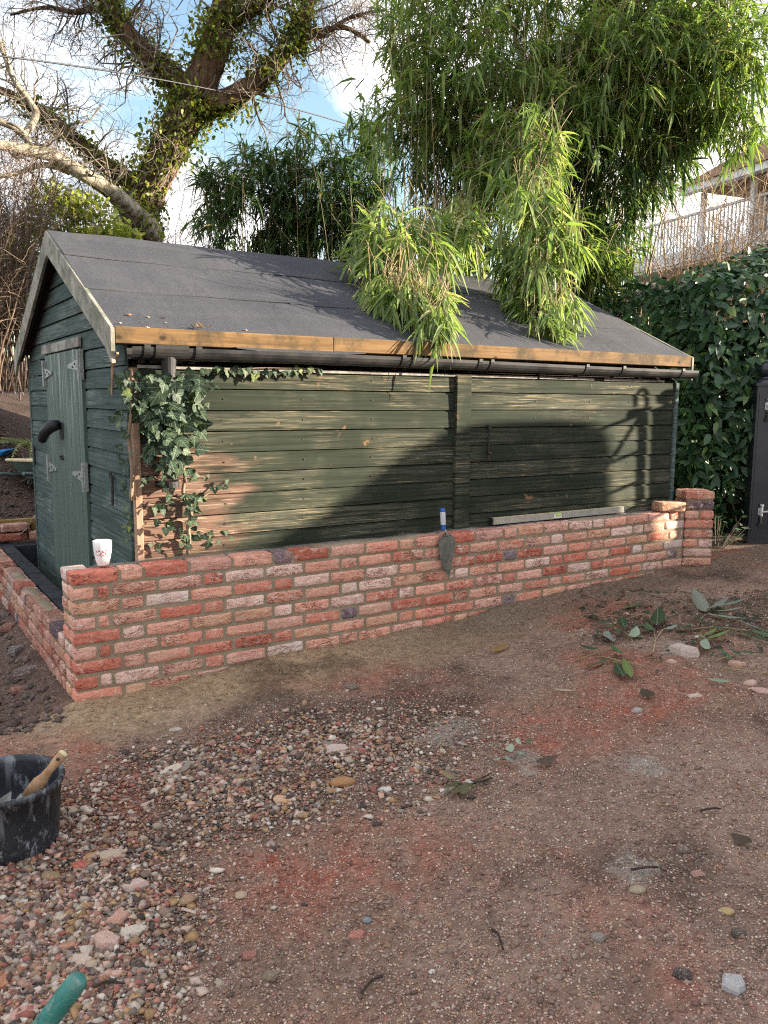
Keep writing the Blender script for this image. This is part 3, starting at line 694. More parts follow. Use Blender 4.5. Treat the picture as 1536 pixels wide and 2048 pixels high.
for bk in (0,1):
    f_=(lambda b:SHD-b) if bk else (lambda b:b)
    m.prism([(-OG+.02,f_(-.03),roofz(-.03)-.022),(-OG+.02,f_(SHD/2),roofz(SHD/2)-.022),(-OG+.02,f_(SHD/2),roofz(SHD/2)-.004),(-OG+.02,f_(-.03),roofz(-.03)-.004)],(SHL+2*OG-.04,0,0))
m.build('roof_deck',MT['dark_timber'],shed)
# fascia in two lengths
FJ=1.075; 
m=MB(); m.box(-OG+.022,FJ-.001,-.072,-.050,SZT-.074,SZT+.004); m.build('fascia',MT['fascia_timber'],shed,bevel=.003,seg=1)
m=MB(); m.box(FJ+.001,SHL+OG,-.070,-.048,SZT-.071,SZT+.006); m.build('fascia',MT['fascia_timber'],shed,bevel=.003,seg=1)
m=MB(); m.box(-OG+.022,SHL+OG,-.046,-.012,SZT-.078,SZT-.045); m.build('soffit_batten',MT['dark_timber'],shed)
# barge boards, plumb cut at the foot
def barge(a,back,dep=.125):
    f_=(lambda b:SHD-b) if back else (lambda b:b); m=MB()
    z=lambda b:roofz(b)+.008
    b0=-.075; pts=[(a,f_(SHD/2),z(SHD/2)),(a,f_(b0),z(b0)),(a,f_(b0),z(b0)-.165),(a,f_(b0+.02),z(b0)-.155),(a,f_(b0+.10),z(b0+.10)-dep-.012),(a,f_(SHD/2),z(SHD/2)-dep-.012)]
    m.prism(pts,(.02,0,0)); return m.build('barge_board',MT['barge_timber'],shed,bevel=.002,seg=1)
barge(-OG,False); barge(-OG,True); barge(SHL+OG-.02,False); barge(SHL+OG-.02,True)
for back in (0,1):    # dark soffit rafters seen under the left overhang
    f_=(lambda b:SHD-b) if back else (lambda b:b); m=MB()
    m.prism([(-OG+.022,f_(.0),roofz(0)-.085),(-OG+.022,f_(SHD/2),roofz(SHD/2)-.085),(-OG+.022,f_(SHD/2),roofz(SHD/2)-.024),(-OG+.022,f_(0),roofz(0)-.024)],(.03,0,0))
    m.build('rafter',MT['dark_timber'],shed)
# gutter: half round, a union every so often, an outlet over the ivy
def gutter_z(a): return 1.693-.006*(a/4)+.004*math.sin(a*1.3)
m=MB(); n=10; prof=[]
for k in range(n+1):
    an=math.pi+math.pi*k/n; prof.append((math.cos(an)*.052,math.sin(an)*.058))
for k in range(n,-1,-1):
    an=math.pi+math.pi*k/n; prof.append((math.cos(an)*.047,math.sin(an)*.053))
NP=len(prof); seg=24; a0,a1=-.02,SHL+.10; vs=[]
for i in range(seg+1):
    a=a0+(a1-a0)*i/seg
    for (y,z) in prof: vs.append((a,-.076+y,gutter_z(a)+z))
fs=[(i*NP+k,(i+1)*NP+k,(i+1)*NP+(k+1)%NP,i*NP+(k+1)%NP) for i in range(seg) for k in range(NP)]
fs+=[tuple(range(NP)),tuple(seg*NP+k for k in range(NP))[::-1]]
m.add(vs,fs); gut=m.build('gutter',MT['black_plastic'],shed)
def collar(a,w,r,name,parent,lip=True):
    m=MB(); vs=[];n=12
    for x in (a-w/2,a+w/2):
        for k in range(n+1):
            an=math.pi*.97+math.pi*1.06*k/n; vs.append((x,-.076+math.cos(an)*r,gutter_z(a)+math.sin(an)*(r+.006)+.004))
        for k in range(n,-1,-1):
            an=math.pi*.97+math.pi*1.06*k/n; vs.append((x,-.076+math.cos(an)*(r-.004),gutter_z(a)+math.sin(an)*(r+.002)+.004))
    N_=2*(n+1); m.add(vs,[tuple(range(N_)),tuple(range(N_,2*N_))[::-1]]+[(k,N_+k,N_+(k+1)%N_,(k+1)%N_) for k in range(N_)])
    m.box(a-w/2,a+w/2,-.024,-.016,gutter_z(a)-.07,gutter_z(a)-.0)
    return m.build(name,MT['black_plastic'],parent)
for a in (1.50,1.57,2.05,2.14,2.95,3.30,3.92): collar(a,.026,.0575,'gutter_bracket',gut)
collar(.17,.16,.0580,'outlet_union',gut); collar(.05,.03,.058,'gutter_bracket',gut); collar(.30,.03,.0585,'gutter_bracket',gut)
m=MB(); m.tube([(.165,-.076,1.665),(.165,-.076,1.60),(.165,-.074,1.575)],[.040,.034,.034],16); m.tube([(.165,-.074,1.585),(.165,-.072,1.06)],.0315,16); m.build('downpipe',MT['black_plastic'],shed)
m=MB(); m.tube([(.155,-.074,1.02),(.155,-.074,1.05)],.045,16); m.box(.10,.21,-.03,-.018,1.02,1.05); m.build('pipe_clip',MT['black_plastic'],shed)
m=MB(); nn=16; vs=[]
for i in range(nn+1):        # loose edge of felt sagging over the gutter
    a=.50+.75*i/nn; s=.018*math.sin(math.pi*i/nn)
    vs+= [(a,-.074,SZT-.070),(a,-.118,SZT-.074-s),(a,-.120,SZT-.078-s),(a,-.074,SZT-.076)]
m.add(vs,[(i*4+k,i*4+(k+1)%4,(i+1)*4+(k+1)%4,(i+1)*4+k) for i in range(nn) for k in range(4)]); m.build('felt_flap',MT['felt'],shed)
for (a0_,a1_) in ((.03,1.1),(1.1,2.6),(2.62,3.12),(3.22,3.84)):   # pale batten line under the gutter
    m=MB(); m.box(a0_,a1_,-.030,-.0215,SZE-.012,SZE+.003); m.build('batten',MT['grey_timber'],shed)
# door pair on the gable end
m=MB(); m.box(-.040,-.021,.90,2.03,1.742,1.800); m.build('header_board',MT['grey_timber'],shed,bevel=.003,seg=1)
DM=1.44
for (b0,b1) in ((DB0+.004,DM-.003),(DM+.003,DB1-.004)):
    door=link('door',None,shed,loc=(0,b0,0)); np_=5 if b1-b0>.5 else 5; w=(b1-b0)/np_
    for k in range(np_):
        m=MB(); m.box(-.034-(k%2)*.0015,-.012,k*w+.0015,(k+1)*w-.0015,DZ0+rs.random()*.01,DZ1-rs.random()*.004); m.build('plank',MT['door'],door,bevel=.002,seg=1)
    left=b0>1.2
    for zc in (1.615,.985) if left else (1.64,1.0):
        eb=(b1-b0) if left else 0.0; sg=-1 if left else 1
        m=MB(); y0=eb+(.022 if left else -.022)
        m.prism([(-.044,eb,zc+.036),(-.044,eb,zc-.036),(-.044,eb+sg*(.24 if left else .31),zc-.010),(-.044,eb+sg*(.24 if left else .31),zc+.010)],(.008,0,0))
        h=m.build('hinge',MT['galvanised'],door)
        m=MB(); m.box(-.046,-.026,min(y0,eb)-.006,max(y0,eb)+.006,zc-.085,zc+.085); m.tube([(-.050,eb,zc-.085),(-.050,eb,zc+.085)],.008,8); m.build('hinge_plate',MT['galvanised'],h)
        m=MB()
        for q in range(3): m.tube([(-.049,eb+sg*(.05+.06*q),zc+(.008 if q%2 else -.008)),(-.043,eb+sg*(.05+.06*q),zc+(.008 if q%2 else -.008))],.006,8)
        m.build('screw',MT['rust_black'],h)
    if left:
        m=MB(); m.box(-.040,-.030,.0,.10,1.19,1.30); m.build('lock_plate',MT['black_iron'],door,bevel=.004,seg=1)
        m=MB(); m.tube([(-.05,.05,1.285),(-.09,.08,1.275),(-.125,.13,1.235),(-.135,.17,1.18)],[.030,.040,.036,.026],12); m.build('lock_cover',MT['black_iron'],door,smooth=True)
        m=MB()
        for q in range(3): 
            pts=[(-.042,.035+.028*q+.016*math.cos(t),1.075+.013*math.sin(t)) for t in np.linspace(0,6.283,13)]; m.tube(pts,.0035,6,False)
        m.build('hasp',MT['rust_black'],door)
m=MB(); m.tube([(-.032,2.545,1.085),(-.032,2.56,.955)],.009,8); m.tube([(-.034+.0*math.cos(t),2.545+.022*math.cos(t),1.085+.020*math.sin(t)) for t in np.linspace(0,6.28,11)],.005,6); m.build('cabin_hook',MT['rust_black'],shed)
m=MB(); m.tube([(-.030,.292,1.055),(-.034,.29,.90)],.007,8); m.tube([(-.034,.31+.016*math.cos(t),1.06+.018*math.sin(t)) for t in np.linspace(0,6.28,11)],.005,6); m.build('cabin_hook',MT['rust_black'],shed)
m=MB(); p=SF.hit_b(972,860); m.tube([(p.x,-.03,p.z+.01),(p.x,-.032,p.z-.14)],.006,6); m.tube([(p.x-.006,-.03,p.z-.14),(p.x+.02,-.03,p.z-.15)],.009,6); m.tube([(p.x,-.012,p.z+.02),(p.x,-.04,p.z+.02)],.014,8); m.build('cabin_hook',MT['rust_black'],shed)
# nail heads in vertical lines
m=MB()
for a in (.46,.92,1.36,2.6,3.1,3.5):
    for k in range(9):
        z=SZE-(k+.45)*BC; a_=a+(rs.random()-.5)*.012; m.tube([(a_,-.0185,z),(a_,-.010,z)],.0045,6)
o=m.build('nail_head',MT['rust_black'],shed); o['kind']='stuff'
# strip of timber left hanging from the barge board
m=MB(); m.tube([(-.06,-.02,1.665),(-.065,.06,1.60),(-.07,.075,1.47)],[.007,.008,.006],6); m.build('loose_splinter',MT['corner_timber'],shed)
# ------------------------------------------------------------------ leaves
def blades(B,D,S,L,Wd,droop,C,fold=.22,wide=(.9,.62),name='leaves',mat=None):
    """narrow folded leaves, six points each"""
    n=len(B); U=nrm(np.cross(S,D)); L=L[:,None]; Wd=Wd[:,None]; dn=np.array([0,0,-1.0])
    def P(t): return B+D*L*t+dn*(droop[:,None]*L*t*t)
    p0=P(0); a=P(.28); c=P(.66); e=P(1.0)
    l1=a-S*Wd*.5*wide[0]+U*fold*Wd; r1=a+S*Wd*.5*wide[0]+U*fold*Wd
    l2=c-S*Wd*.5*wide[1]+U*fold*Wd; r2=c+S*Wd*.5*wide[1]+U*fold*Wd
    V=np.stack([p0,l1,a,r1,l2,c,r2,e],1).reshape(-1,3); o=(np.arange(n)*8)[:,None]
    q=np.concatenate([o+np.array([1,2,5,4]),o+np.array([2,3,6,5])]); t=np.concatenate([o+np.array([0,2,1]),o+np.array([0,3,2]),o+np.array([4,5,7]),o+np.array([5,6,7])])
    return np_mesh(name,V,[q,t],mat,np.repeat(C,8,0))
def unit_blade(name,mat,droop=.3,fold=.22,wide=(.9,.62)):
    m=MB(); lau=wide[1]>.75; ts=[0,.07,.20,.38,.58,.78,.92,1.0]
    wd=[.06,.40,.78,1.0,.96,.68,.30,.0] if lau else [.05,.42,.82,1.0,.84,.54,.22,.0]
    v=[]
    for i,(t,w) in enumerate(zip(ts,wd)):
        c=Vector((0,t,-droop*t*t)); k=1+.05*math.sin(i*5.3+droop*9)
        v+= [c+Vector((-.5*w*k,0,fold*w+.03*math.sin(i*2.1))),c,c+Vector((.5*w/k,0,fold*w-.03*math.sin(i*1.7)))]
    f=[]
    for i in range(len(ts)-1):
        o=i*3; f+= [(o,o+1,o+4,o+3),(o+1,o+2,o+5,o+4)]
    m.add(v,f); return m.mesh(name,mat,True)
def leaf_obj(me,parent,b,d,s,L,Wd,c,name='leaf'):
    d=Vector(d).normalized(); s=Vector(s); s=(s-d*s.dot(d)).normalized(); u=s.cross(d)
    M=Matrix((s*Wd,d*L,u*Wd)).transposed().to_4x4(); M.translation=Vector(b)
    return link(name,me,parent,mtx=M,color=c)
def perp(D,rng):
    r=rng.normal(size=D.shape)*.45+np.array([0,0,0]); h=np.cross(D,np.array([0,0,1.0])); s=nrm(nrm(h)+r*.8); s=s-D*(s*D).sum(1,keepdims=True); return nrm(s)
def pick(rng,n,cols,w,j=.25):
    c=np.array(cols)[rng.choice(len(cols),n,p=np.array(w)/sum(w))]; return c*(1-j+2*j*rng.random((n,1)))
def tubes_np(paths,rads,n=3):
    """many thin twigs at once: paths (k,m,3), rads (k,m)"""
    paths=np.asarray(paths); k,m,_=paths.shape; T=np.gradient(paths,axis=1); T=nrm(T)
    A=np.where(np.abs(T[...,2:3])<.9,np.array([0,0,1.0]),np.array([1.0,0,0])); U=nrm(np.cross(T,A)); Wv=np.cross(T,U)
    an=2*np.pi*np.arange(n)/n
    V=paths[:,:,None,:]+(U[:,:,None,:]*np.cos(an)[None,None,:,None]+Wv[:,:,None,:]*np.sin(an)[None,None,:,None])*np.asarray(rads)[:,:,None,None]
    base=(np.arange(k)*m*n)[:,None,None]+(np.arange(m-1)*n)[None,:,None]; q=np.arange(n); q2=(q+1)%n
    F=np.stack([base+q,base+q2,base+n+q2,base+n+q],-1).reshape(-1,4)
    return V.reshape(-1,3),F
class Twigs:
    def __init__(s): s.v=[];s.f=[];s.k=0
    def add(s,paths,rads,n=3):
        if len(paths)==0: return
        v,f=tubes_np(paths,rads,n); s.v.append(v); s.f.append(f+s.k); s.k+=len(v)
    def mesh(s,name,mat): return np_mesh(name,np.concatenate(s.v),[np.concatenate(s.f)],mat)
def sprout(B,D,L,R0,rng,m=6,wob=.25,up=.0,taper=.25):
    """B,D,L,R0 arrays -> wandering twig paths"""
    n=len(B); P=np.zeros((n,m,3)); P[:,0]=B; d=nrm(D.copy())
    for i in range(1,m):
        d=nrm(d+rng.normal(size=(n,3))*wob+np.array([0,0,up])); P[:,i]=P[:,i-1]+d*(L/(m-1))[:,None]
    r=R0[:,None]*np.linspace(1,taper,m)[None]
    return P,r
def children(P,r,per,rng,l0,l1,spread=.8,lo=.2,rk=.6,**k):
    n,m,_=P.shape; idx=np.repeat(np.arange(n),per); t=(lo+(1-lo)*rng.random(len(idx)))*(m-1); i=np.minimum(t.astype(int),m-2); f=(t-i)[:,None]
    B=P[idx,i]*(1-f)+P[idx,i+1]*f; T=nrm(P[idx,i+1]-P[idx,i]); D=nrm(T+rng.normal(size=T.shape)*spread)
    return sprout(B,D,l0+(l1-l0)*rng.random(len(idx)),r[idx,i]*rk,rng,**k)

# ------------------------------------------------------------------ old tree with ivy, behind the shed on the left
YT=13.0
def limb_pts(pp): 
    out=[]
    for q in pp: out.append(at(q[0],q[1],YT+(q[3] if len(q)>3 else 0)))
    return out,[q[2]*.5*(YT+(q[3] if len(q)>3 else 0))/FPX for q in pp]
def smooth_path(pts,rad,k=5):
    P=[];Rr=[]; n=len(pts)
    for i in range(n-1):
        p0,p1,p2,p3=pts[max(i-1,0)],pts[i],pts[i+1],pts[min(i+2,n-1)]
        for j in range(k):
            t=j/k; P.append(.5*((2*p1)+(p2-p0)*t+(2*p0-5*p1+4*p2-p3)*t*t+(3*p1-p0-3*p2+p3)*t**3)); Rr.append(rad[i]*(1-t)+rad[i+1]*t)
    P.append(pts[-1]); Rr.append(rad[-1]); return P,Rr
tb=at(250,470,YT); tree_base=Vector((tb.x-.35,YT,float(gz(tb.x,YT))))
oak=thing('oak_tree','large ivy-clad bare tree with a leaning trunk behind the left end of the shed','tree',tree_base)
LIMBS={
 'trunk':[(215,900,71),(238,640,68),(262,490,62),(290,400,60),(322,330,60),(352,265,64),(385,205,62),(415,130,56),(440,60,54),(458,-20,48),(480,-140,37)],
 'a':[(378,215,46),(350,160,44),(315,130,40),(285,100,38),(250,62,36),(222,15,32),(200,-40,26)],
 'b':[(392,215,44),(440,205,42),(492,180,38),(540,140,34),(578,90,32),(605,40,28),(630,-30,22)],
 'b2':[(436,60,36),(478,32,32),(520,5,28),(570,-40,22)],
 'c':[(285,372,40),(245,352,32),(212,330,28),(178,300,26),(140,270,24),(105,240,22),(70,215,20),(30,192,17),(-40,165,12)],
 'e':[(598,62,14),(640,62,11),(690,55,9),(740,85,6)],
 'e2':[(588,78,12),(640,72,9),(700,35,7),(770,20,5)],
 'f':[(232,40,16),(190,18,13),(150,25,10),(90,15,7),(20,30,4)],
}
bpts={}
for nm,pp in LIMBS.items():
    P,Rr=smooth_path(*limb_pts(pp)); rr=np.random.default_rng(len(nm)+len(pp))
    Rr=[q*(1+.10*(rr.random()-.5)) for q in Rr]; bpts[nm]=(np.array(P),np.array(Rr))
    m=MB(); m.tube([p-tree_base for p in P],Rr,14 if nm=='trunk' else 9); m.build('trunk' if nm=='trunk' else 'limb',MT['bark'],oak,smooth=True)
# pale mossy limbs reaching left, nearer to us
def pale(pp,n=10,mat='pale_bark'):
    P,Rr=smooth_path(*limb_pts(pp)); rr=np.random.default_rng(len(pp)*7); Rr=[q*(1+.14*(rr.random()-.5)) for q in Rr]
    m=MB(); m.tube([p-tree_base for p in P],Rr,n); m.build('limb',MT[mat],oak,smooth=True); return np.array(P),np.array(Rr)
bpts['d']=pale([(300,470,58,.1),(276,440,50,-.8),(243,402,37,-1.4),(205,371,31,-1.8),(165,348,28,-2.1),(128,325,28,-2.2),(100,310,26,-2.3),(50,300,22,-2.5),(0,290,19,-2.7),(-60,280,14,-3)])
bpts['d2']=pale([(64,303,18,-2.4),(50,272,15,-2.4),(22,252,13,-2.5),(-30,232,10,-2.6)],7)
bpts['d3']=pale([(48,270,14,-2.4),(72,232,13,-2.3),(58,200,12,-2.3),(28,160,11,-2.4),(0,85,9,-2.5),(-20,40,7,-2.5)],7)
bpts['d4']=pale([(140,345,13,-2.1),(110,333,12,-2.2),(78,331,11,-2.3),(40,345,9,-2.3),(0,353,8,-2.4),(-40,350,6,-2.4)],7)
rt=np.random.default_rng(31); TW=Twigs()
srcs=[('a',3,.9,40),('b',3,.8,34),('b2',3,.8,20),('c',2,.7,22),('e',1,.5,20),('e2',1,.5,22),('f',1,.6,30),('d',2,.5,12),('d2',1,.4,6),('d3',1,.5,12),('d4',1,.5,10),('trunk',10,.8,18)]
for nm,s0,L_,cnt in srcs:
    P,Rr=bpts[nm]; i=rt.integers(int(len(P)*.30),len(P)-1,cnt); B=P[i]
    T=nrm(P[np.minimum(i+1,len(P)-1)]-P[np.maximum(i-1,0)]); D=nrm(T*.5+rt.normal(size=(cnt,3))*.75+np.array([0,0,-.05]))
    p,r=sprout(B,D,L_*(.6+.9*rt.random(cnt)),np.minimum(Rr[i]*.35,.022),rt,7,.28,.0,.35); TW.add(p-np.array(tree_base),r,4)
    p2,r2=children(p,r,4,rt,.25,.75,.9,m=6,wob=.3,rk=.6); TW.add(p2-np.array(tree_base),r2)
    p3,r3=children(p2,np.maximum(r2,.005),3,rt,.12,.4,.9,m=5,wob=.3,rk=.75); TW.add(p3-np.array(tree_base),np.maximum(r3,.0032))
o=link('twigs',TW.mesh('twigs',MT['twig_grey']),oak); o['kind']='stuff'
B=[];
for nm,cnt,rad in (('trunk',6500,.32),('a',1700,.24),('b',2500,.26),('b2',1000,.24),('c',1600,.20),('d',260,.14)):
    P,Rr=bpts[nm]; lo=8 if nm=='trunk' else 0; i=rt.integers(lo,9 if nm=='d' else len(P)-1,cnt*2); f=rt.random((cnt*2,1)); p=P[i]*(1-f)+P[i+1]*f
    off=rt.normal(size=(cnt*2,3)); off=nrm(off)*(Rr[i][:,None]*1.02+rad*rt.random((cnt*2,1))**2.6)
    p=p+off; k=fbm(p[:,0]*1.0+p[:,1],p[:,2],1.5,150,3)>.47; B.append(p[k][:cnt])
B=np.concatenate(B); n=len(B); D=nrm(rt.normal(size=(n,3))+np.array([0,0,-.6])); S=perp(D,rt)
C=pick(rt,n,[(.10,.13,.025),(.17,.19,.03),(.055,.085,.02),(.24,.24,.05)],[4,4,3,2])
o=link('ivy_leaves',blades(B-np.array(tree_base),D,S,.040+.045*rt.random(n),.036+.03*rt.random(n),np.full(n,.25),C,.1,(1,.8),'ivy_leaves',MT['leaf_attr']),oak); o['kind']='stuff'
S_=Twigs()      # ivy roots running up the trunk
P,Rr=bpts['trunk']; paths=[]
for k in range(46):
    a=rt.random()*6.28; i0=rt.integers(3,20); L_=18; pp=[]
    for q in range(L_):
        i=min(i0+q,len(P)-2); a+=rt.normal()*.12; T=P[i+1]-P[i]; T/=np.linalg.norm(T); u=np.cross(T,[0,1,0]); u/=np.linalg.norm(u); w=np.cross(T,u)
        pp.append(P[i]+(u*math.cos(a)+w*math.sin(a))*(Rr[i]*1.03))
    paths.append(pp)
S_.add(np.array(paths)-np.array(tree_base),np.full((46,18),.016),4); o=link('ivy_stems',S_.mesh('ivy_stems',MT['twig_brown']),oak); o['kind']='stuff'

# ------------------------------------------------------------------ bare thickets and the yellow-green bush on the left
def thicket(name,label,base,n,hx,hy,h0,h1,lean,mat,per,seed,tw=(.3,.9),r0=.011,cat='shrub',wob=.10,per2=4,up=.03):
    r=np.random.default_rng(seed); base=Vector((base[0],base[1],float(gz(base[0],base[1])))); t=thing(name,label,cat,base)
    B=np.stack([(r.random(n)-.5)*hx,(r.random(n)-.5)*hy,np.zeros(n)-.05],1)
    D=nrm(np.stack([r.normal(size=n)*lean,r.normal(size=n)*lean,np.ones(n)],1))
    p,q=sprout(B,D,h0+(h1-h0)*r.random(n),r0*(.6+.8*r.random(n)),r,9,wob,up,.35)
    for k in range(min(n,60)):
        v,f=tubes_np(p[k:k+1],q[k:k+1],5); link('stem',np_mesh('stem',v,[f],mat,None,True),t)
    T=Twigs(); T.add(p[60:],q[60:],4) if n>60 else None
    p2,q2=children(p,q,per,r,*tw,.55,lo=.3,m=6,wob=.2,up=.02); T.add(p2,np.maximum(q2,.0035))
    p3,q3=children(p2,q2,per2,r,tw[0]*.5,tw[1]*.55,.7,m=5,wob=.25); T.add(p3,np.maximum(q3*.8,.0028))
    o=link('twigs',T.mesh('twigs',mat),t); o['kind']='stuff'; return t
thicket('bare_thicket','brown leafless thicket of upright stems left of the shed',(-5.15,10.0),170,1.5,1.4,1.7,2.9,.08,MT['twig_brown'],6,41,(.3,.9),.012,'thicket')
thicket('bare_thicket','grey leafless thicket behind the wheelbarrow, farther back at the left edge',(-8.2,15.5),110,3.0,2.0,2.4,4.0,.14,MT['twig_far'],8,43,(.5,1.6),.018,'thicket')
for (x,y,h,sd,lab) in ((-11.2,24,9.5,51,'hazy leafless tree far back at the left edge under the overhead cable'),(-7.6,26,8.5,52,'hazy leafless tree far back behind the yellow-green bush')):
    thicket('bare_tree',lab,(x,y),26,2.2,2.2,h*.6,h*.85,.22,MT['twig_far'],12,sd,(1.0,2.6),.026,'tree',.12,5)
thicket('bare_shrub','pale leafless twigs showing between the ivy-clad trunk and the dark bamboo',(-3.7,15.5),60,1.6,1.0,2.4,4.0,.16,MT['twig_grey'],8,57,(.4,1.1),.012,'shrub')
def bush(name,label,cat,blobs,n,Ls,cols,w,seed,Y,stem):
    r=np.random.default_rng(seed); c0=at(*blobs[0][:2],Y); b=Vector((c0.x,Y,float(gz(c0.x,Y)))); t=thing(name,label,cat,b); P=[]
    for (cx,cy,rx,ry,k) in blobs:
        m=int(n*k); q=nrm(r.normal(size=(m,3)))*r.random((m,1))**.45
        c=at(cx,cy,Y); P.append(np.array(c)+q*np.array([rx*Y/FPX,.45,ry*Y/FPX]))
    P=np.concatenate(P)-np.array(b); k=fbm(P[:,0]*2,P[:,2]*2,2,160+seed,3)>.40; P=P[k]; m=len(P)
    D=nrm(r.normal(size=(m,3))+np.array([0,-.3,.1])); S=perp(D,r)
    o=link('leaves',blades(P,D,S,Ls*(.7+.6*r.random(m)),Ls*.6*(.7+.6*r.random(m)),np.full(m,.2),pick(r,m,cols,w),.12,(1,.85),'leaves',MT['leaf_attr']),t); o['kind']='stuff'
    T=Twigs(); e=P[r.integers(0,m,120)]; s=np.stack([np.zeros((120,3))+np.array([0,0,0])*1.0,e*.55+np.array([0,0,.15]),e],1); s[:,0]=r.normal(size=(120,3))*np.array([.2,.2,0]); T.add(s,np.tile(np.array([[.012,.007,.003]]),(120,1))); o=link('stems',T.mesh('stems',MT[stem]),t); o['kind']='stuff'
    return t
bush('variegated_bush','yellow-green leafy bush growing between shed gable and ivy-clad tree','bush',[(150,440,100,55,.4),(215,470,70,40,.25),(60,500,55,60,.18),(30,590,35,70,.10),(110,400,60,35,.12)],2600,.085,[(.42,.42,.08),(.28,.33,.06),(.16,.22,.05),(.50,.48,.16)],[4,4,3,1.5],61,11.0,'twig_brown')

# ------------------------------------------------------------------ bamboo
LEN=.19
class Bamboo:
    def __init__(s,label,base,seed):
        s.r=np.random.default_rng(seed); s.t=thing('bamboo_clump',label,'bamboo',base); s.b=np.array(base); s.TW=Twigs(); s.acc=[]; s.near=[]
    def culms(s,lst,mat):
        for (b,c,e,r) in lst:
            b,c,e=[np.array(x)-s.b for x in (b,c,e)]; t=np.linspace(0,1,12)[:,None]; p=b*(1-t)**2+2*c*t*(1-t)+e*t*t
            p=p+s.r.normal(size=(1,3))*.0; rr=np.linspace(r,r*.3,12)
            v,f=tubes_np(p[None],rr[None],6); link('culm',np_mesh('culm',v,[f],mat,None,True),s.t)
    def blob(s,px,py,rx,ry,Y,dy,n,down=.55,cols=0,L=LEN,near=False,spread=.6,k=7,thin=.42,tail=None):
        r=s.r; q=nrm(r.normal(size=(n*2,3)))*r.random((n*2,1))**.42; c=np.array(at(px,py,Y)); sc=Y/FPX
        P=c+q*np.array([rx*sc,dy,ry*sc]); P=P[(fbm(P[:,0]+P[:,1]*.7,P[:,2],2.4,170,3)>thin)][:n]; n=len(P)
        out=nrm(P-c+np.array([0,0,.2])); ax=nrm(out*(.6 if down<1 else .50)+r.normal(size=(n,3))*.45+np.array([-.05,-.25,-down]))
        # twig that carries the bunch
        st=P-ax*((.18 if down<1 else .08)+.2*r.random((n,1)))+np.array([0,0,.03]); s.TW.add(np.stack([st-s.b,(st*.5+P*.5+np.array([0,0,.02]))-s.b,P-s.b],1),np.tile(np.array([[.0032,.0026,.0016]]),(n,1)))
        B=np.repeat(P,k,0)+np.repeat(ax,k,0)*(r.random((n*k,1))-.5)*.16; A=np.repeat(ax,k,0)
        D=nrm(A+r.normal(size=A.shape)*spread); m=len(B)
        Ln=L*(.40+.85*r.random(m)**1.2); Wn=Ln*(.115+.06*r.random(m))
        tone=np.repeat(r.random((n,1)),k,0)
        pal=[([(.085,.145,.044),(.135,.205,.055),(.20,.265,.075),(.40,.36,.18)],[3.,4,3.2,.6]),
             ([(.045,.085,.036),(.065,.115,.042),(.100,.155,.05),(.26,.23,.12)],[4,4,2.,.3]),
             ([(.115,.180,.055),(.17,.24,.07),(.24,.30,.11),(.42,.39,.22)],[3,4,3.,.8])][cols]
        C=pick(r,m,*pal)*(.8+.4*tone)
        S=perp(D,r); dr=.15+.7*r.random(m)**1.5
        if near:
            kk=np.zeros(m,bool); kk[r.permutation(m)[:near]]=True
            for i in np.where(kk)[0]: s.near.append((B[i]-s.b,D[i],S[i],Ln[i],Wn[i],C[i]))
            B,D,S,Ln,Wn,dr,C=[x[~kk] for x in (B,D,S,Ln,Wn,dr,C)]
        s.acc.append((B-s.b,D,S,Ln,Wn,dr,C))
    def finish(s):
        a=[np.concatenate(x) for x in zip(*s.acc)]
        o=link('leaves',blades(*a,.20,(.95,.62),'leaves',MT['leaf_attr']),s.t); o['kind']='stuff'
        o=link('branches',s.TW.mesh('branches',MT['culm']),s.t); o['kind']='stuff'
        if s.near:
            us=[unit_blade('leaf',MT['leaf_obj'],dv,.2) for dv in (1.2,2.4,3.6)]
            for i,(b,d,sd,L,Wd,c) in enumerate(s.near): leaf_obj(us[i%3],s.t,b,d,sd,L,Wd,c)
        return len(a[0])
gzv=lambda x,y:float(gz(x,y))
bb=Vector((1.7,9.2,gzv(1.7,9.2)))
bm=Bamboo('tall bright green bamboo arching over the shed roof on the right',bb,71)
rb=random.Random(72); cl=[]
tips=[(740,60,8.3),(800,-60,8.4),(850,40,8.0),(880,-150,8.6),(930,-120,8.4),(960,20,8),(1000,-160,8.8),(1050,-120,8.6),(1090,-40,8.2),(1120,-160,8.8),(1180,-140,8.6),(1240,-90,8.3),(1300,-50,8.2),(1360,-20,8.0),(1430,20,7.9),(1490,80,7.8),(1520,170,7.7),(1470,230,7.7),(1380,260,7.7),(1320,300,7.9),(760,200,8.2),(1280,200,8.1),(1220,120,8.3)]
for i in range(120):
    tp=tips[i%len(tips)]; bx=.75+rb.random()*2.1; by=8.5+rb.random()*1.4; e=at(tp[0]+rb.uniform(-45,45),tp[1]+rb.uniform(-60,60),tp[2]+rb.uniform(-.4,.9))
    b=Vector((bx,by,gzv(bx,by)-.02)); c=Vector((b.x+(e.x-b.x)*.22,b.y+(e.y-b.y)*.2,b.z+(e.z-b.z)*.75+rb.uniform(.3,1.0)))
    cl.append((b,c,e,.007+.006*rb.random()))
for (x,y,Y,hx,hy,bx) in ((815,560,5.65,850,400,1.2),(750,500,5.7,830,420,1.0),(850,590,5.7,890,400,1.3),(800,600,5.6,860,390,1.2),(1085,620,6.05,1060,120,1.6),(1060,560,6.1,1040,160,1.5),(1110,640,6.0,1090,140,1.7),(1080,520,6.2,1070,180,1.6)):
    b=Vector((bx,8.7,gzv(bx,8.7))); cl.append((b,at(hx,hy,7.0)+Vector((0,0,.3)),at(x,y,Y),.009))
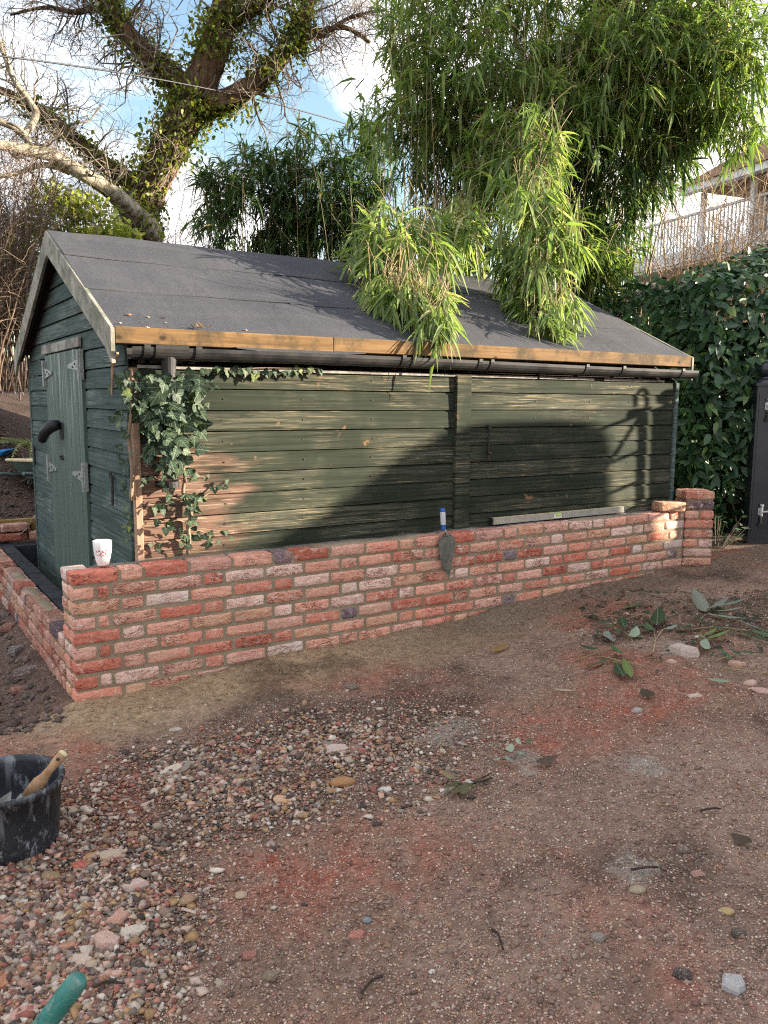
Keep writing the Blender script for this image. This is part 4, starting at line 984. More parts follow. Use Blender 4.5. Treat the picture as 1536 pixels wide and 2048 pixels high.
for i in range(46):      # upright canes standing clear of the leaves on the left of the clump
    px=rb.uniform(800,1110); Y=rb.uniform(7.7,8.6); b=at(px+rb.uniform(-30,30),600,Y); b=Vector((b.x,Y,gzv(b.x,Y))); e=at(px+rb.uniform(-70,110),rb.uniform(-120,200),Y+rb.uniform(-.3,.3)); cl.append((b,b.lerp(e,.5)+Vector((rb.uniform(-.12,.12),rb.uniform(-.1,.1),.2)),e,.006+.004*rb.random()))
bm.culms(cl,MT['culm'])
bm.blob(800,550,108,105,5.75,.34,105,1.1,2,.20,150,.42,8,.0); bm.blob(822,608,85,50,5.15,.20,80,1.3,2,.17,0,.38,8,.0); bm.blob(858,640,40,28,4.9,.10,20,1.4,2,.15,0,.36,8,.0); bm.blob(765,590,60,50,5.25,.2,34,1.2,2,.17,0,.4,8,.0); bm.blob(1096,640,40,30,5.6,.12,22,1.4,2,.16,0,.36,8,.0); bm.blob(735,490,50,50,5.8,.25,14,.9,2,.2,0,.45,7,.0)
bm.blob(1075,480,85,115,6.15,.30,100,1.2,2,.20,150,.38,8,.0); bm.blob(1090,612,68,80,5.95,.24,78,1.3,2,.20,0,.36,8,.0); bm.blob(1045,330,60,80,6.8,.35,55,.9,0)
bm.blob(905,490,70,55,6.8,.4,70,.8,2); bm.blob(850,455,45,30,6.1,.3,22,.8,2,.2,0,.5,7,.0); bm.blob(770,440,40,35,5.8,.2,16,1.1,2,.2,0,.5,7,.0); bm.blob(1070,400,55,60,6.4,.3,45,1.1,2,.2,0,.4,7,.0); bm.blob(1000,150,170,190,8.0,.8,430,.65,0,.19,0,.6,8); bm.blob(1270,170,190,150,7.8,.75,600,.65,0,.19,0,.6,8); bm.blob(1060,300,70,90,7.0,.35,70,1.0,2); bm.blob(915,470,60,70,6.9,.4,60,1.0,2); bm.blob(1430,120,105,110,7.6,.6,290,.6); bm.blob(1480,250,60,90,7.6,.4,60,.8,0)
bm.blob(1230,310,150,110,8.0,.6,330,.6,1); bm.blob(1075,300,140,140,7.6,.6,210,.6); bm.blob(790,190,75,190,8.1,.5,80,.45,0,LEN,0,.6,6); bm.blob(1165,505,60,95,8.4,.5,90,.7,1); bm.blob(1215,530,50,70,8.2,.4,50,.8,0); bm.blob(1150,530,80,70,8.0,.4,110,.8,0); bm.blob(1230,450,70,60,8.2,.4,60,.8,1)
bm.blob(900,10,160,120,8.2,.8,170,.4); bm.blob(1120,-60,170,120,8.2,.8,240,.4); bm.blob(1320,-10,180,100,7.9,.7,260,.5); bm.blob(1335,255,75,65,7.7,.4,75,.9); bm.blob(900,290,120,160,8.6,.5,190,.6,1); bm.blob(970,430,130,120,8.9,.5,150,.6,1); bm.blob(1130,420,90,110,8.3,.5,110,.7,1); bm.blob(1340,90,200,130,8.3,.6,260,.5,1); bm.blob(1060,120,220,170,8.9,.6,330,.5,1); bm.blob(850,120,80,150,8.6,.5,120,.5,0)
bm.blob(870,230,95,120,8.0,.4,110,.6,0); bm.blob(980,330,80,80,7.4,.3,70,.8,0)
bm.finish()
b2=Vector((-1.2,10.8,gzv(-1.2,10.8)))
bk=Bamboo('dense dark bamboo thicket standing behind the middle of the shed roof',b2,73); cl=[]
for i in range(90):
    px=rb.uniform(480,780); Y=10.2+rb.random()*1.3; b=at(px,600,Y); b=Vector((b.x,Y,gzv(b.x,Y)-.02)); top=rb.uniform(250,360) if px>560 else rb.uniform(340,430)
    e=at(px+rb.uniform(-60,30),top,Y+rb.uniform(-.5,.3)); c=Vector((b.x,b.y,b.z+(e.z-b.z)*.7)); cl.append((b,c,e,.006+.005*rb.random()))
bk.culms(cl,MT['culm'])
for a in ((470,420,95,100,10.4,.5,240,.5),(440,370,55,45,10.4,.4,60,.3),(560,420,90,120,10.6,.5,260,.4),(660,360,100,120,10.5,.5,330,.3),(740,300,60,90,10.5,.4,120,.2),(640,470,120,80,10.7,.4,260,.4),(745,440,70,110,10.6,.4,170,.4),(540,330,50,40,10.5,.4,46,.2),(480,300,40,40,10.5,.3,12,.2)):
    bk.blob(*a[:7],a[7],1,.20,0,.65,7,.38)
bk.finish()

# ------------------------------------------------------------------ laurel hedge
hr=np.random.default_rng(81)
hb=Vector((3.6,8.0,gzv(3.6,8.0))); hedge=thing('laurel_hedge','dark glossy evergreen laurel hedge beside the right end of the shed','hedge',hb)
HP=[(2.66,6.92),(3.45,6.99),(6.8,7.26),(6.8,11.2),(1.25,10.2),(1.62,8.75),(2.35,7.35)]
def htop(x,y): return 2.36+.22*fbm(x,y,1.4,180,3)+.42*sstep(3.1,3.9,x)*sstep(7.3,7.8,y)+.08*sstep(2.8,3.4,x)+.04*np.clip(x-2.6,-1,2)
cx,cy=3.9,8.9
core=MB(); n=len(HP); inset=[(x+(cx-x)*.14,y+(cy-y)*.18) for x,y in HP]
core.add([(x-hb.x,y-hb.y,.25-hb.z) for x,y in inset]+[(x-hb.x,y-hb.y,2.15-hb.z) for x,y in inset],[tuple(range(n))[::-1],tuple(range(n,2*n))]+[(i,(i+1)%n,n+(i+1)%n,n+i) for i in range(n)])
core.build('inner_core',MT['dark_core'],hedge)  # solid dark core that stops views through the leaves
Bs=[];Ns=[]
def face(p,q,m,zlo=.12,depth=.30):
    t=hr.random(m); x=p[0]+(q[0]-p[0])*t; y=p[1]+(q[1]-p[1])*t; nx_,ny_=(q[1]-p[1]),-(q[0]-p[0]); l=math.hypot(nx_,ny_); nx_/=l; ny_/=l
    zt=htop(x,y); z=zlo+(zt-zlo)*hr.random(m); 
    low=sstep(.95,.35,z)*.42; bulge=.16*(fbm(x*1.7+y,z*1.7,1.6,190,3)-.5)+.10*np.sin((z-.2)*1.4)
    d=depth*hr.random(m)**1.6+low-bulge; k=hr.random(m)>low*1.3; 
    Bs.append(np.stack([x-nx_*d,y-ny_*d,z],1)[k]); Ns.append(np.tile([nx_,ny_,.25],(m,1))[k])
face(HP[0],HP[1],1500); face(HP[1],(5.0,7.115),1600); face(HP[6],HP[0],1700); face(HP[5],HP[6],1500); face(HP[4],HP[5],500)
m=5200; x=hr.uniform(1.2,5.2,m); y=hr.uniform(6.9,10.6,m)
def inside(x,y):
    c=np.zeros(len(x),bool); j=len(HP)-1
    for i in range(len(HP)):
        xi,yi=HP[i]; xj,yj=HP[j]; c^=((yi>y)!=(yj>y))&(x<(xj-xi)*(y-yi)/(yj-yi+1e-9)+xi); j=i
    return c
k=inside(x,y); x,y=x[k],y[k]; Bs.append(np.stack([x,y,htop(x,y)-.28*hr.random(len(x))**1.5+.05],1)); Ns.append(np.tile([0,-.35,1.0],(len(x),1)))
B=np.concatenate(Bs); Nn=nrm(np.concatenate(Ns)+hr.normal(size=B.shape)*.42); m=len(B)
D=nrm(hr.normal(size=(m,3))*.8+np.array([0,-.2,-.15])); D=nrm(D-Nn*(D*Nn).sum(1,keepdims=True)+Nn*.25); S=nrm(np.cross(D,Nn))
C=pick(hr,m,[(.022,.055,.028),(.032,.075,.033),(.052,.108,.040),(.10,.15,.05),(.24,.22,.07)],[4,4,2.8,.9,.04]); Ln=.055+.085*hr.random(m)**.8; Wn=Ln*(.34+.14*hr.random(m))
B=B-np.array(hb); vis=np.where((B[:,1]+hb.y<7.6)&(B[:,2]+hb.z>.7))[0]; sel=hr.permutation(vis)[:300]; msk=np.ones(m,bool); msk[sel]=False
ul=[unit_blade('leaf',MT['laurel_obj'],dv,.14,(1.0,.92)) for dv in (.3,.7,1.1)]
for i in sel: leaf_obj(ul[i%3],hedge,B[i],D[i],S[i],Ln[i],Wn[i],C[i])
o=link('leaves',blades(B[msk],D[msk],S[msk],Ln[msk],Wn[msk],.1+.25*hr.random(msk.sum()),C[msk],.14,(1.0,.92),'leaves',MT['laurel_attr']),hedge); o['kind']='stuff'
p,q=sprout(np.stack([hr.uniform(-.85,1.4,40),hr.uniform(-.75,-.3,40),np.full(40,.0)],1),np.tile([0.0,.05,1],(40,1)),np.full(40,1.3),np.full(40,.010),hr,7,.15)
T=Twigs(); T.add(p,q,4); o=link('stems',T.mesh('stems',MT['twig_brown']),hedge); o['kind']='stuff'

# ------------------------------------------------------------------ orange twiggy shrub and the pale house behind it
thicket('twiggy_shrub','leafless orange-brown twiggy shrub in front of the pale house',(4.45,11.6),90,2.3,1.0,2.9,4.9,.24,MT['twig_orange'],9,91,(.4,1.3),.009,'shrub',.13,4)
thicket('twiggy_shrub','leafless brown twigs low behind the hedge below the bamboo',(3.3,12.0),40,1.6,.8,1.6,2.6,.25,MT['twig_orange'],8,92,(.3,.9),.010,'shrub',.13,4)
H0=Vector((5.95,20.0,0)); hd=Vector((1.51,-3.6,0)).normalized(); hth=math.atan2(hd.y,hd.x)
house=thing('pale_house','pale rendered house with a railed veranda seen through twigs at the right edge','house',(H0.x,H0.y,0),hth)
HL=9.0; ZB=4.48
def hbx(name,mat,x0,x1,y0,y1,z0,z1,parent=house,bev=0): m=MB(); m.box(x0,x1,y0,y1,z0,z1); return m.build(name,MT[mat],parent,bevel=bev)
hbx('lower_wall','cream_render',.0,HL,.6,6,.5,ZB-.16)
hbx('veranda_floor','white_paint',-.1,HL,-.5,6,ZB-.16,ZB+.10)
hbx('fascia_rail','white_paint',-.1,HL,-.53,-.50,ZB-.10,ZB+.16)
hbx('upper_wall','cream_render',2.3,HL,1.2,6,ZB+.10,ZB+1.30)
for k in range(4):
    w=hbx('window','white_paint',2.6+1.5*k,3.3+1.5*k,1.14,1.198,ZB+.25,ZB+1.2); hbx('pane','glass_dark',2.66+1.5*k,3.24+1.5*k,1.12,1.138,ZB+.31,ZB+1.14,w)
for k in range(2):
    w=hbx('window','white_paint',1.0+1.6*k,1.9+1.6*k,.53,.598,ZB-1.25,ZB-.45); hbx('pane','glass_dark',1.07+1.6*k,1.83+1.6*k,.51,.528,ZB-1.18,ZB-.52,w)
for k in range(5): hbx('veranda_post','white_paint',2.45+1.3*k,2.45+1.3*k+.09,-.45,-.36,ZB+.10,ZB+1.25)
hbx('eaves_board','white_paint',2.2,HL,-.80,-.62,ZB+1.22,ZB+1.36)
hbx('handrail','white_paint',0,HL,-.44,-.36,ZB+.86,ZB+.90)
for k in range(70): hbx('baluster','white_paint',.06+.1*k,.082+.1*k,-.412,-.39,ZB+.10,ZB+.86)
m=MB(); m.prism([(2.15,-.85,ZB+1.36),(2.15,2.6,ZB+3.2),(2.15,6.2,ZB+1.36)],(HL-2.1,0,0)); m.build('roof',MT['brown_tile'],house)

# ------------------------------------------------------------------ ivy on the shed
ir=random.Random(101); ivy=thing('wall_ivy','dark green ivy climbing the downpipe and corner of the green shed','ivy',(SF.o.x,SF.o.y,0),SF.th)
def ivy_mesh(seed):
    r=random.Random(seed); o=[(0,.10),(.14,-.03),(.36,.0),(.50,.20),(.44,.34),(.30,.46),(.34,.62),(.20,.70),(.10,.88),(0,1.04)]
    pts=[(x*(1+.12*(r.random()-.5)),y+.03*(r.random()-.5)) for x,y in o]; left=[(-x*(1+.1*(r.random()-.5)),y) for x,y in pts[1:-1]][::-1]
    out=pts+left; v=[(0,.36,.0)]+[(x,y,.10*abs(x)-.16*(y-.36)**2-.05*r.random()) for x,y in out]; n=len(out)
    m=MB(); m.add(v,[(0,1+i,1+(i+1)%n) for i in range(n)]); me=m.mesh('leaf',MT['ivy_obj'],True); return me
IM=[ivy_mesh(k) for k in range(5)]
IC=[(.016,.034,.021),(.023,.046,.027),(.034,.060,.034),(.050,.078,.040),(.13,.16,.045)]
def ivl(p,size,spread=.9,nj=.45,nrmv=(0,-1,0.15)):
    a=-math.pi/2+ir.gauss(0,spread); nv=Vector((nrmv[0]+ir.gauss(0,nj),nrmv[1],nrmv[2]+ir.gauss(0,nj))).normalized()
    ex=Vector((1,0,0)) if abs(nv.x)<.8 else Vector((0,-1,0)); ex=(ex-nv*ex.dot(nv)).normalized(); ez=nv.cross(ex); 
    if ez.z<0: ez=-ez; ex=-ex
    d=ex*math.cos(a)+ez*math.sin(a); s=d.cross(nv)
    M=Matrix((s*size,d*size,nv*size)).transposed().to_4x4(); M.translation=p
    c=ir.choices(IC,[4,4,3,1.6,.35])[0]; k=.62+.4*ir.random(); link('leaf',ir.choice(IM),ivy,mtx=M,color=tuple(x*k for x in c))
def poly_fill(poly,n,s0,s1,d0=-.05,d1=-.13,**k):
    xs=[p[0] for p in poly]; ys=[p[1] for p in poly]; c=0
    while c<n:
        x=ir.uniform(min(xs),max(xs)); y=ir.uniform(min(ys),max(ys)); ins=False; j=len(poly)-1
        for i in range(len(poly)):
            xi,yi=poly[i]; xj,yj=poly[j]
            if (yi>y)!=(yj>y) and x<(xj-xi)*(y-yi)/(yj-yi)+xi: ins=not ins
            j=i
        if ins: ivl(SF.hit_b(x,y,ir.uniform(d0,d1)),ir.uniform(s0,s1),**k); c+=1
poly_fill([(290,745),(398,745),(408,790),(405,850),(392,905),(360,925),(330,905),(300,900),(283,850),(278,790)],120,.050,.088); poly_fill([(318,745),(362,745),(368,905),(325,905)],34,.055,.088,-.13,-.17)
poly_fill([(322,895),(368,890),(366,945),(330,945)],20,.045,.07,-.12,-.17); poly_fill([(252,740),(300,745),(290,800),(272,830),(258,800)],24,.028,.05)
poly_fill([(400,760),(440,752),(438,770),(415,782)],9,.018,.034); poly_fill([(398,810),(420,800),(418,830),(400,835)],7,.018,.032)
poly_fill([(290,890),(330,905),(325,930),(300,925)],7,.035,.06)
poly_fill([(345,925),(375,925),(388,945),(355,950)],5,.03,.05)
poly_fill([(322,965),(348,965),(345,1000),(325,998)],7,.03,.05); poly_fill([(360,985),(395,975),(400,1020),(372,1025)],15,.03,.055); poly_fill([(395,985),(455,955),(452,972),(402,1005)],12,.022,.036)
poly_fill([(310,1000),(345,1005),(335,1022),(308,1015)],7,.028,.045); poly_fill([(312,1040),(350,1035),(345,1062),(320,1060)],8,.03,.048); poly_fill([(365,1040),(392,1030),(398,1075),(370,1095),(350,1085),(355,1060)],14,.026,.045)
poly_fill([(400,1065),(470,1055),(462,1075),(410,1092)],10,.024,.040); poly_fill([(305,1085),(330,1085),(328,1100),(308,1100)],5,.024,.036); poly_fill([(285,955),(300,950),(300,970),(288,972)],4,.024,.04); poly_fill([(378,945),(392,940),(395,958),(380,960)],4,.022,.034); poly_fill([(405,950),(415,946),(418,960),(406,962)],3,.022,.03)
for x in range(404,650,8): ivl(SF.hit_b(x+ir.uniform(-4,4),734+ir.uniform(-2,6)+(6 if 500<x<590 else 0),-.055),ir.uniform(.030,.052),spread=.35)
# leaves that wrap round on to the gable end
for k in range(58):
    y=ir.choice([ir.uniform(745,800),ir.uniform(800,870),ir.uniform(880,1000),ir.uniform(1010,1080)]); p=SF.hit_a(ir.uniform(236,262) if y<1000 else ir.uniform(258,268),y,-.035); ivl(Vector((p.x-ir.random()*.04,p.y,p.z)),ir.uniform(.026,.046) if y<1000 else ir.uniform(.016,.028),nrmv=(-1,-.6,.15))
def stem(pp,r,b=-.035):
    m=MB(); P=[SF.hit_b(x,y,b-.01*(i%2)) for i,(x,y) in enumerate(pp)]; P,Rr=smooth_path(P,[r*(1-.5*i/len(P)) for i in range(len(P))],4); m.tube(P,Rr,6); m.build('stem',MT['ivy_stem'],ivy,smooth=True)
stem([(376,1108),(378,1080),(376,1050),(382,1030),(374,1005),(366,985),(370,955),(365,930),(362,900),(345,870),(340,820),(338,760)],.011)
stem([(378,1060),(400,1062),(430,1072),(468,1064)],.004); stem([(374,1005),(400,998),(425,980),(452,960)],.005); stem([(378,1050),(355,1040),(330,1050),(312,1048)],.004); stem([(372,1000),(350,1002),(328,1010),(300,1006)],.004); stem([(368,960),(345,965),(325,962),(290,960)],.004); stem([(366,940),(385,948),(412,955)],.003)
stem([(262,1000),(264,940),(258,880),(262,830),(266,800),(258,770),(254,742)],.010,-.045); stem([(338,880),(320,850),(300,830),(285,800)],.006,-.06); stem([(345,870),(372,840),(398,815),(415,812)],.006,-.06); stem([(340,760),(390,745),(430,742),(520,736),(640,737)],.005)
# ------------------------------------------------------------------ things on and about the wall
mp_=WF.w(.164,.078,0); mug=thing('mug','white mug with red leaf sprigs standing on the left end of the brick wall','mug',(mp_.x,mp_.y,WTOP+.004),R(8))
m=MB(); m.lathe([(0,.0),(.024,.0),(.027,.003),(.034,.03),(.0395,.06),(.0425,.09),(.0432,.116),(.0425,.1175),(.0408,.116),(.040,.09),(.036,.05),(.030,.02),(0,.012)],32); m.build('cup',MT['porcelain'],mug,smooth=True)
m=MB(); P=[Vector((.036*0+.0,.040,.088)),Vector((0,.062,.092)),Vector((0,.072,.070)),Vector((0,.066,.045)),Vector((0,.036,.034))]; P,_q=smooth_path(P,[.006]*5,4); m.tube(P,.0062,8); m.build('handle',MT['porcelain'],mug,smooth=True)
def sprig(a0,mir,zc):
    m=MB()
    rad=lambda z:.0340+(z-.03)*(.0395-.0340)/.03 if z<.06 else .0395+(z-.06)*.1
    def S(x,z): a=a0+mir*x/.039; r=rad(z)+.0006; return Vector((r*math.cos(a),r*math.sin(a),z))
    for (x,z,an,L) in [(.004,zc-.006,.3,.011),(.010,zc-.002,.9,.010),(.016,zc+.003,.5,.010),(-.003,zc+.004,2.0,.011),(.003,zc+.009,1.3,.010),(.010,zc+.010,1.7,.009),(-.008,zc-.002,2.9,.009),(.018,zc-.006,-.2,.009),(.022,zc+.010,1.0,.007),(-.006,zc+.012,2.3,.007),(.012,zc-.010,-.5,.008)]:
        c,s=math.cos(an),math.sin(an); q=[(0,0),(.5*L,.28*L),(L,0),(.5*L,-.28*L)]
        m.add([S(x+u*c-v*s,z+u*s+v*c) for u,v in q],[(0,1,2,3)])
    for k in range(6):
        t0,t1=k/6,(k+1)/6; f_=lambda t:(-.010+.036*t,zc-.010+.016*t*t+.006*t)
        (xa,za),(xb,zb)=f_(t0),f_(t1); m.add([S(xa,za),S(xb,zb),S(xb,zb+.0016),S(xa,za+.0016)],[(0,1,2,3)])
    o=m.build('printed_sprig',MT['red_print'],mug); o['kind']='stuff'
va=math.atan2(-mp_.y,-mp_.x)-R(8)
sprig(va-.55,1,.060); sprig(va+.62,-1,.062)
# trowel hanging from the wall, blade down
tp=WF.w(2.092,-.014,0); tr=thing('trowel','pointing trowel with blue and pale grip, blade hanging down the brick face','trowel',(tp.x,tp.y,.64),WF.th)
m=MB(); bl=[(-.045,.010,0),(-.052,-.012,0),(-.046,-.06,0),(-.030,-.13,0),(.030,-.241,0),(.052,-.13,0),(.068,-.05,0),(.072,-.008,0),(.062,.012,0),(.030,.036,0),(.012,.046,0),(-.010,.040,0)]
bl=[Vector((x+.012,-.018-.02*(z<-.1)*0,z)) for x,z,_ in bl]; m.prism(bl,(0,.003,0)); m.build('blade',MT['blade'],tr)
m=MB(); P,_q=smooth_path([Vector((.022,-.016,.020)),Vector((.014,-.034,.030)),Vector((.002,-.030,.052)),Vector((-.001,-.016,.070))],[.005]*4,4); m.tube(P,.0055,8); m.build('tang',MT['galvanised'],tr,smooth=True)
def grip(name,z0,z1,r0,r1,mat):
    m=MB(); sl_=-.016/.19; m.tube([(sl_*(z0-.03),-.014,z0),(sl_*((z0*2+z1)/3-.03),-.014,(z0*2+z1)/3),(sl_*((z0+2*z1)/3-.03),-.014,(z0+2*z1)/3),(sl_*(z1-.03),-.014,z1)],[r0,(r0+r1)*.52,(r0+r1)*.52,r1],14); m.build(name,MT[mat],tr,smooth=False,bevel=.002)
grip('ferrule',.058,.092,.0125,.0150,'blue_plastic'); grip('grip',.092,.168,.0150,.0158,'light_grip'); grip('end_cap',.168,.188,.0155,.0130,'blue_plastic')
# spirit level
lp=WF.w(2.592,.128,0); lv=thing('spirit_level','long aluminium spirit level lying along the wall top behind the trowel','level',(lp.x,lp.y,WTOP+.006),WF.th-R(.6))
m=MB(); m.box(0,1.2,-.012,.012,0,.006); m.box(0,1.2,-.012,.012,.034,.040); m.box(0,1.2,-.006,.006,.006,.034); m.build('beam',MT['aluminium'],lv,bevel=.0015,seg=1)
m=MB(); m.box(.002,.52,-.0125,-.006,.0,.0402); m.box(.60,1.198,-.0125,-.006,.0,.0402); m.build('side_rail',MT['aluminium'],lv)
m=MB(); m.box(0,1.2,-.0122,.0122,.0405,.0425); m.build('top_edge',MT['yellow_edge'],lv)
m=MB(); m.box(.525,.595,-.011,.011,.006,.038); m.build('vial_block',MT['white_paint'],lv)
m=MB(); m.tube([(.538,-.012,.027),(.582,-.012,.027)],.0075,10); m.build('vial',MT['vial'],lv)
m=MB(); m.box(-.012,.0,-.013,.013,-.001,.043); m.build('end_cap',MT['rust_black'],lv,bevel=.002); m=MB(); m.box(1.2,1.212,-.013,.013,-.001,.043); m.build('end_cap',MT['rust_black'],lv,bevel=.002)
# loose brick on the wall
lb=WF.w(4.055,.0,0); o=link('loose_brick',brick_mesh(.225,.1,.068,555,6,4),None,loc=(lb.x,lb.y,WTOP+.002),rot=(R(1.2),R(1.5),WF.th-R(13)),color=(.50,.29,.18)); tag(o,'loose orange brick laid on the wall top against the pier','brick')
# bucket
bp=Vector((-1.225,2.50,gzv(-1.225,2.5))); bk_=thing('bucket','black rubber builder\'s bucket splashed with dried cement at the left edge','bucket',(bp.x,bp.y,bp.z-.004))
m=MB(); m.lathe([(0,.0),(.148,.0),(.158,.006),(.162,.05),(.170,.15),(.1755,.212),(.184,.216),(.187,.224),(.186,.234),(.178,.238),(.171,.234),(.168,.215),(.163,.14),(.154,.04),(0,.03)],48); m.build('tub',MT['bucket'],bk_,smooth=True)
m=MB(); vs=[]; n=28
for i in range(5):
    for k in range(n):
        a=6.283*k/n; r=.157*i/4; vs.append((r*math.cos(a),r*math.sin(a),.075+.025*float(fbm(np.array([r*math.cos(a)]),np.array([r*math.sin(a)]),14,210,3)[0])))
m.add(vs,[(i*n+k,i*n+(k+1)%n,(i+1)*n+(k+1)%n,(i+1)*n+k) for i in range(4) for k in range(n)]); m.build('cement_dregs',MT['cement_slurry'],bk_,smooth=True)
A=at(58,1592,2.47); B=at(128,1505,2.50); ax=(B-A); L=ax.length; br=thing('brush','wooden-handled brush leaning inside the black bucket','brush',A)
X_=ax.normalized(); Yv=Vector((.35,-.75,.55)); Yv=(Yv-X_*Yv.dot(X_)).normalized(); Zv=X_.cross(Yv); RM=Matrix((X_,Yv,Zv)).transposed()
def loft(secs,name,mat,par,bev=0):      # (x, y-centre, half width, half thickness)
    m=MB(); vs=[]
    for (x,y,w,t) in secs:
        for k in range(12): a=6.283*k/12; vs.append(RM@Vector((x,y+0*t,0))+RM@Vector((0,t*math.cos(a),w*math.sin(a))))
    ns=len(secs); m.add(vs,[(i*12+k,i*12+(k+1)%12,(i+1)*12+(k+1)%12,(i+1)*12+k) for i in range(ns-1) for k in range(12)]+[tuple(range(12))[::-1],tuple((ns-1)*12+k for k in range(12))]); return m.build(name,MT[mat],par,smooth=True)
loft([(-.01,0,.022,.006),(L*.30,0,.024,.008),(L*.45,.002,.015,.010),(L*.62,.004,.013,.010),(L*.80,.002,.016,.010),(L*.94,-.002,.016,.009),(L*1.0,-.003,.010,.006)],'handle','handle_wood',br)
loft([(L*.955,-.002,.0165,.0094),(L*1.0,-.003,.0125,.0075),(L*1.02,-.003,.004,.003)],'end_cap','yellow_edge',br)
m=MB(); c=RM@Vector((L*.86,.0105,0)); m.tube([c,c+RM@Vector((0,.0012,0))],.0055,12); m.build('hanging_hole',MT['rust_black'],br)
loft([(-.12,.0,.030,.012),(-.01,0,.026,.009)],'bristle_head','cement_slurry',br)
A2=bp+Vector((-.10,-.10,.09)); fl=thing('hand_trowel','steel trowel blade poking out of the black bucket','trowel',A2)
m=MB(); m.prism([(0,0,0),(.16,.02,.105),(.13,.09,.10),(-.03,.07,0)],(.0,-.002,.004)); m.build('blade',MT['blade'],fl)
m=MB(); m.tube([(-.02,.035,.0),(-.05,.06,.06),(-.07,.07,.13)],[.008,.012,.013],10); m.build('grip',MT['handle_wood'],fl,smooth=True)
# worn green handle in the bottom left corner: a spade standing in the ground beyond the frame
E1=hit_z(160,1955,.60); E0=hit_z(96,2040,.53); dr=(E1-E0).normalized()
if dr.z<.25: dr.z=.25; dr.normalize()
t=(E1.z-gzv(E1.x-dr.x*1.5,E1.y-dr.y*1.5))/dr.z; foot=E1-dr*(t); sp=thing('spade','worn green tool handle rising at the bottom left corner','spade',foot)
f_=lambda s:(E1-foot)-dr*s
m=MB(); m.tube([f_(0),f_(.004),f_(.016),f_(.10),f_(.45)],[.010,.014,.0162,.0165,.0165],20); m.build('handle_sleeve',MT['green_handle'],sp,smooth=True)
m=MB(); m.tube([f_(.44),f_(t*.85)],.0145,14); m.build('shaft',MT['handle_wood'],sp,smooth=True)
sd_=dr.cross(Vector((0,0,1))).normalized(); m=MB(); a=f_(t*.80); b=f_(t+.03); m.prism([a+sd_*.08,b+sd_*.075,b-sd_*.075,a-sd_*.08],sd_.cross(dr)*.004); m.build('blade',MT['blade'],sp)

# ------------------------------------------------------------------ gate post, far gate and the plants at its foot
gp=ghit(1507,1088); gp.y+=.08; gp.x+=.045; gt=R(-8)
post=thing('gate_post','dark blue-black gate post with ball finial and hinge pins at the right edge','post',gp,gt)
m=MB(); h=at(1512,772,gp.y).z-gp.z; m.box(-.084,.084,-.084,.084,-.05,h); m.build('shaft',MT['gate_paint'],post,bevel=.004)
m=MB(); m.box(-.066,.066,-.090,-.0845,.05,h-.06); m.build('face_panel',MT['gate_paint'],post,bevel=.003)
m=MB(); m.box(-.098,.098,-.098,.098,h,h+.022); m.lathe([(.085,h+.022),(.070,h+.045),(.040,h+.062),(.034,h+.075)],20); m.build('cap',MT['gate_paint'],post)
m=MB(); m.lathe([(.001,h+.075)]+[(.066*math.sin(a),h+.138-.066*math.cos(a)) for a in np.linspace(.35,3.10,14)],24); m.build('finial',MT['gate_paint'],post,smooth=True)
for zz in (at(1530,812,gp.y).z,at(1512,1020,gp.y).z):
    z=zz-gp.z; m=MB(); m.tube([(-.0,-.096,z),(-.0,-.135,z)],.012,8); m.tube([(0,-.13,z-.035),(0,-.13,z+.05)],.010,8); m.tube([(0,-.13,z+.05),(0,-.13,z+.062)],.015,8); m.box(-.02,.02,-.100,-.092,z-.03,z+.03); m.tube([(0,-.13,z+.0),(.12,-.13,z+.012)],.008,6)
    hp=m.build('hinge_pin',MT['rail_grey'],post); m=MB(); m.tube([(0,-.112,z-.10),(0,-.112,z-.045)],.009,8); m.box(-.018,.018,-.118,-.092,z-.125,z-.10); m.build('lower_pin',MT['rust_black'],hp)
gv=Vector((gp.x+.2,gp.y-.02,gzv(gp.x,gp.y))); gate=thing('side_gate','pale painted railed gate beyond the dark gate post','gate',gv,R(4))
for k,zz in enumerate((.10,.26,.43,.62,.83,1.06)): m=MB(); m.box(0,2.4,-.018,.018,zz,zz+.07); m.build('rail',MT['white_paint'],gate,bevel=.003,seg=1)
for k in range(3): m=MB(); m.box(1.15*k,1.15*k+.07,-.024,-.0185,.04,1.16); m.build('stile',MT['white_paint'],gate,bevel=.003,seg=1)
pr=np.random.default_rng(141)
def round_leaf_plant(name,label,pos,n,rx,h,s0,s1,cols):
    b=Vector((pos[0],pos[1],gzv(*pos[:2]))); t=thing(name,label,'plant',b); us=unit_blade('leaf',MT['laurel_obj'],.25,.10,(1.0,1.0)); T=Twigs(); pth=[]
    for k in range(n):
        a=pr.random()*6.28; r=rx*pr.random()**.6; p=Vector((r*math.cos(a),r*math.sin(a)*.7,.02+h*pr.random())); s=s0+(s1-s0)*pr.random()
        leaf_obj(us,t,p,(math.cos(a)+pr.normal()*.4,math.sin(a)-.5+pr.normal()*.4,.1+pr.normal()*.3),(-math.sin(a)+.2,math.cos(a),pr.normal()*.4),s,s*.85,np.array(cols[k%len(cols)])*(.8+.4*pr.random()))
        pth.append([[p.x*.3,p.y*.3,-.01],[p.x*.8,p.y*.8,p.z*.7],[p.x,p.y,p.z]])
    T.add(np.array(pth),np.tile(np.array([[.003,.0025,.0015]]),(n,1))); o=link('stems',T.mesh('stems',MT['twig_grey']),t); o['kind']='stuff'
g1=ghit(1425,1098); round_leaf_plant('ground_ivy','grey-green round-leaved plant growing at the foot of the hedge by the pier',(g1.x+.05,g1.y+.05),46,.26,.26,.035,.065,[(.10,.14,.10),(.07,.11,.07),(.14,.17,.13)])
